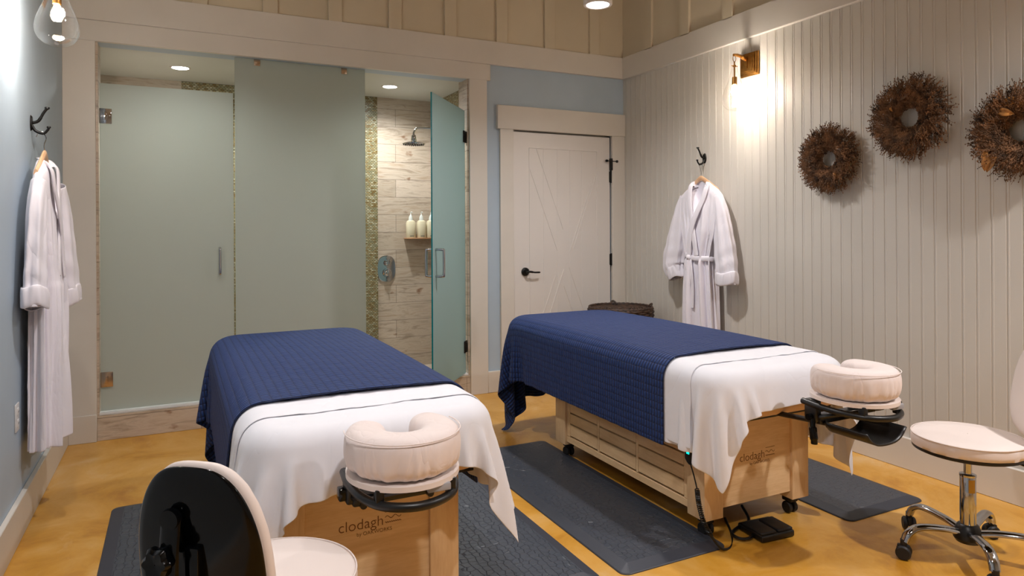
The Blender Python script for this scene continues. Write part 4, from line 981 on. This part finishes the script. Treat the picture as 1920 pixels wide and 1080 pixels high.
def stool_back(t, phi, dist, zc, hw, hh, lean=.10, zs=.47, slide=-.03):
    """backrest centred at distance dist from the column in direction phi, its padded side facing the seat"""
    F = Matrix.Rotation(phi, 4, 'Z')     # local +x points from seat to the backrest
    def prof(v):                          # egg outline: half width at height v (-1..1)
        return max(0.0, 1-abs(v)**2.7)**.5*(1-.10*v)
    def surf(off, grow, vs, us):
        rows = []
        for v in vs:
            z = zc+hh*grow*v; wv = hw*grow*prof(v)*1.0
            rows.append([Vector((dist+off+lean*(z-zc)-.12*(wv*u)**2/.15, wv*u, z)) for u in us])
        return rows
    vs = [-math.cos(PI*k/28) for k in range(29)]; us = [math.sin(PI/2*(-1+2*k/24)) for k in range(25)]
    def shell(o0, o1, grow, name, m, puff):
        b = BM(); rows = []
        K = 56
        for ring, off in ((0, o0), (.5, o0), (.94, o0+puff[0]), (1.0, o0+puff[1]), (1.0, o1-puff[2]), (.93, o1), (.5, o1), (0, o1)):
            g = max(ring, .002); row = []
            for k in range(K):
                a = 2*PI*k/K; v = math.sin(a); z = zc+hh*grow*g*math.copysign(abs(v)**.85, v)
                vv = math.sin(a); wd = hw*grow*g*math.copysign(abs(math.cos(a))**.66, math.cos(a))*(1-.13*vv)
                x = dist+off+lean*(z-zc)-.55*wd*wd
                if m is M['vinyl'] and ring == 1.0: x += .0015*math.sin(k*2.4)
                row.append((x, wd, z))
            rows.append(row)
        grid(b, rows, cv=True); bmesh.ops.transform(b, matrix=F, verts=b.verts)
        return subsurf(obj(name, b, m, t, angle=70), 1)
    shell(-.042, .004, 1.0, 'backrest_cushion', M['vinyl'], (.012, .022, .012))
    shell(.004, .020, .985, 'backrest_shell', M['gloss_black'], (.001, .003, .008))
    b = BM(); s = slide
    P = smooth_path([(dist+.042, s, zc+.085), (dist+.048, s, zc-.0), (dist+.038, s, zc-.16), (dist+.0, s*.8, zs-.10), (dist-.12, 0, zs-.078), (.05, 0, zs-.074)], 6); rows = []
    for i, p in enumerate(P):
        tg = (P[min(i+1, len(P)-1)]-P[max(i-1, 0)]).normalized(); n = Vector((-tg.z, 0, tg.x))
        rows.append([p+Vector((0, .021*math.cos(q), 0))+n*(.006*math.sin(q)) for q in [2*PI*j/12 for j in range(12)]])
    grid(b, rows, cv=True, caps=True); lathe(b, [(.001, .008), (.019, .007), (.021, 0), (.019, -.007), (.001, -.008)], seg=20, mx=Matrix.Translation((dist+.042, s, zc+.085)) @ Matrix.Rotation(PI/2, 4, 'Y'))
    box(b, (dist+.010, s+.02, zc-.055), (dist+.034, s+.05, zc+.03), .005)
    bmesh.ops.transform(b, matrix=F, verts=b.verts); obj('back_bracket', b, M['gloss_black'], t)
    b = BM(); rows = []
    for r, x in ((.001, 0), (.020, 0), (.027, .006), (.028, .018), (.022, .026), (.012, .024), (.001, .022)):
        rows.append([(dist+.048+x, s-.012+(r+(.003*math.cos(6*a) if r > .02 else 0))*math.cos(a), zc+.012+(r+(.003*math.cos(6*a) if r > .02 else 0))*math.sin(a)) for a in [2*PI*k/48 for k in range(48)]])
    grid(b, rows, cv=True); tube(b, [(dist+.03, s-.006, zc+.012), (dist+.05, s-.006, zc+.012)], .008, 10); bmesh.ops.transform(b, matrix=F, verts=b.verts); obj('knob', b, M['gloss_black'], t)
s1 = thing('rolling_stool', 'rolling stool with glossy black backrest in the near left corner', 'stool', (.19, 1.625, 0), group='cream rolling stools')
stool_base(s1, .495, 20); stool_back(s1, math.atan2(1.425-1.625, .035-.19), .245, .655, .137, .185, .12, .495, slide=-.032)
s2 = thing('rolling_stool', 'cream rolling stool on chrome base beside the beadboard wall', 'stool', (2.735, 1.568, 0), group='cream rolling stools')
stool_base(s2, .47, 12); stool_back(s2, math.radians(-42), .245, .655, .158, .185, .12, .47)

# ------------------------------------------------------------------ hand control, cable and foot pedal of the far table
t = thing('hand_control', 'black hand control with teal display dangling from the far massage table', 'remote control', (1.868, 2.150, .348))
b = BM(); rows = []
for z, hx, hy in ((.036, .012, .022), (.03, .014, .026), (-.012, .013, .026), (-.026, .009, .016), (-.034, .005, .008)):
    rows.append([(hx*math.copysign(abs(math.cos(q))**.6, math.cos(q)), hy*math.copysign(abs(math.sin(q))**.6, math.sin(q)), z) for q in [2*PI*k/24 for k in range(24)]])
grid(b, rows, cv=True, caps=True); obj('case', b, M['black'], t)
b = BM(); box(b, (-.0155, -.009, .012), (-.0135, .006, .022), .0005, 1); obj('display', b, M['teal_led'], t)
b = BM(); P = smooth_path([(0, 0, -.03), (.0, -.02, -.07), (-.002, -.042, -.12)], 8); tube(b, P, .0028, 8)
hel = []; c_pts = smooth_path([(-.002, -.042, -.12), (-.006, -.056, -.17), (.0, -.075, -.235), (.015, -.10, -.285)], 60); nC = len(c_pts)
for i, p in enumerate(c_pts):
    for q in range(3):
        a = (i+q/3)*.95; u = p.lerp(c_pts[min(i+1, nC-1)], q/3); hel.append(u+Vector((.0085*math.cos(a), .0085*math.sin(a), 0)))
tube(b, hel, .0024, 5); tube(b, smooth_path([(.015, -.10, -.285), (.05, -.12, -.335), (.12, -.10, -.352), (.20, -.02, -.35), (.28, .10, -.345)], 8), .0055, 8)
obj('coiled_cord', b, M['black'], t)
t = thing('foot_pedal', 'flat black foot pedal on the floor under the far massage table front', 'foot pedal', (2.20, 2.07, 0), math.radians(-4))
b = BM(); box(b, (-.085, -.075, .002), (.085, .075, .030), .008, 3); obj('pedal_base', b, M['black'], t)
b = BM()
for s in (-1, 1): box(b, (s*.043-.038, -.068, .026), (s*.043+.038, .05, .040), .006, 3)
obj('foot_switches', b, M['rubber'], t)
b = BM(); tube(b, smooth_path([(-.06, .0, .014), (-.11, -.03, .012), (-.15, -.02, .012), (-.15, .03, .012), (-.08, .07, .012), (.0, .10, .014), (.05, .20, .03)], 8), .0065, 8); obj('cable', b, M['black'], t)
b = BM(); lathe(b, [(.001, .003), (.011, .002), (.013, 0)], (1.90, 2.27, 0), 16); tag(obj('bottle_cap', b, M['plastic_white']), 'tiny white round cap lying on the floor beside the far table mat', 'cap')
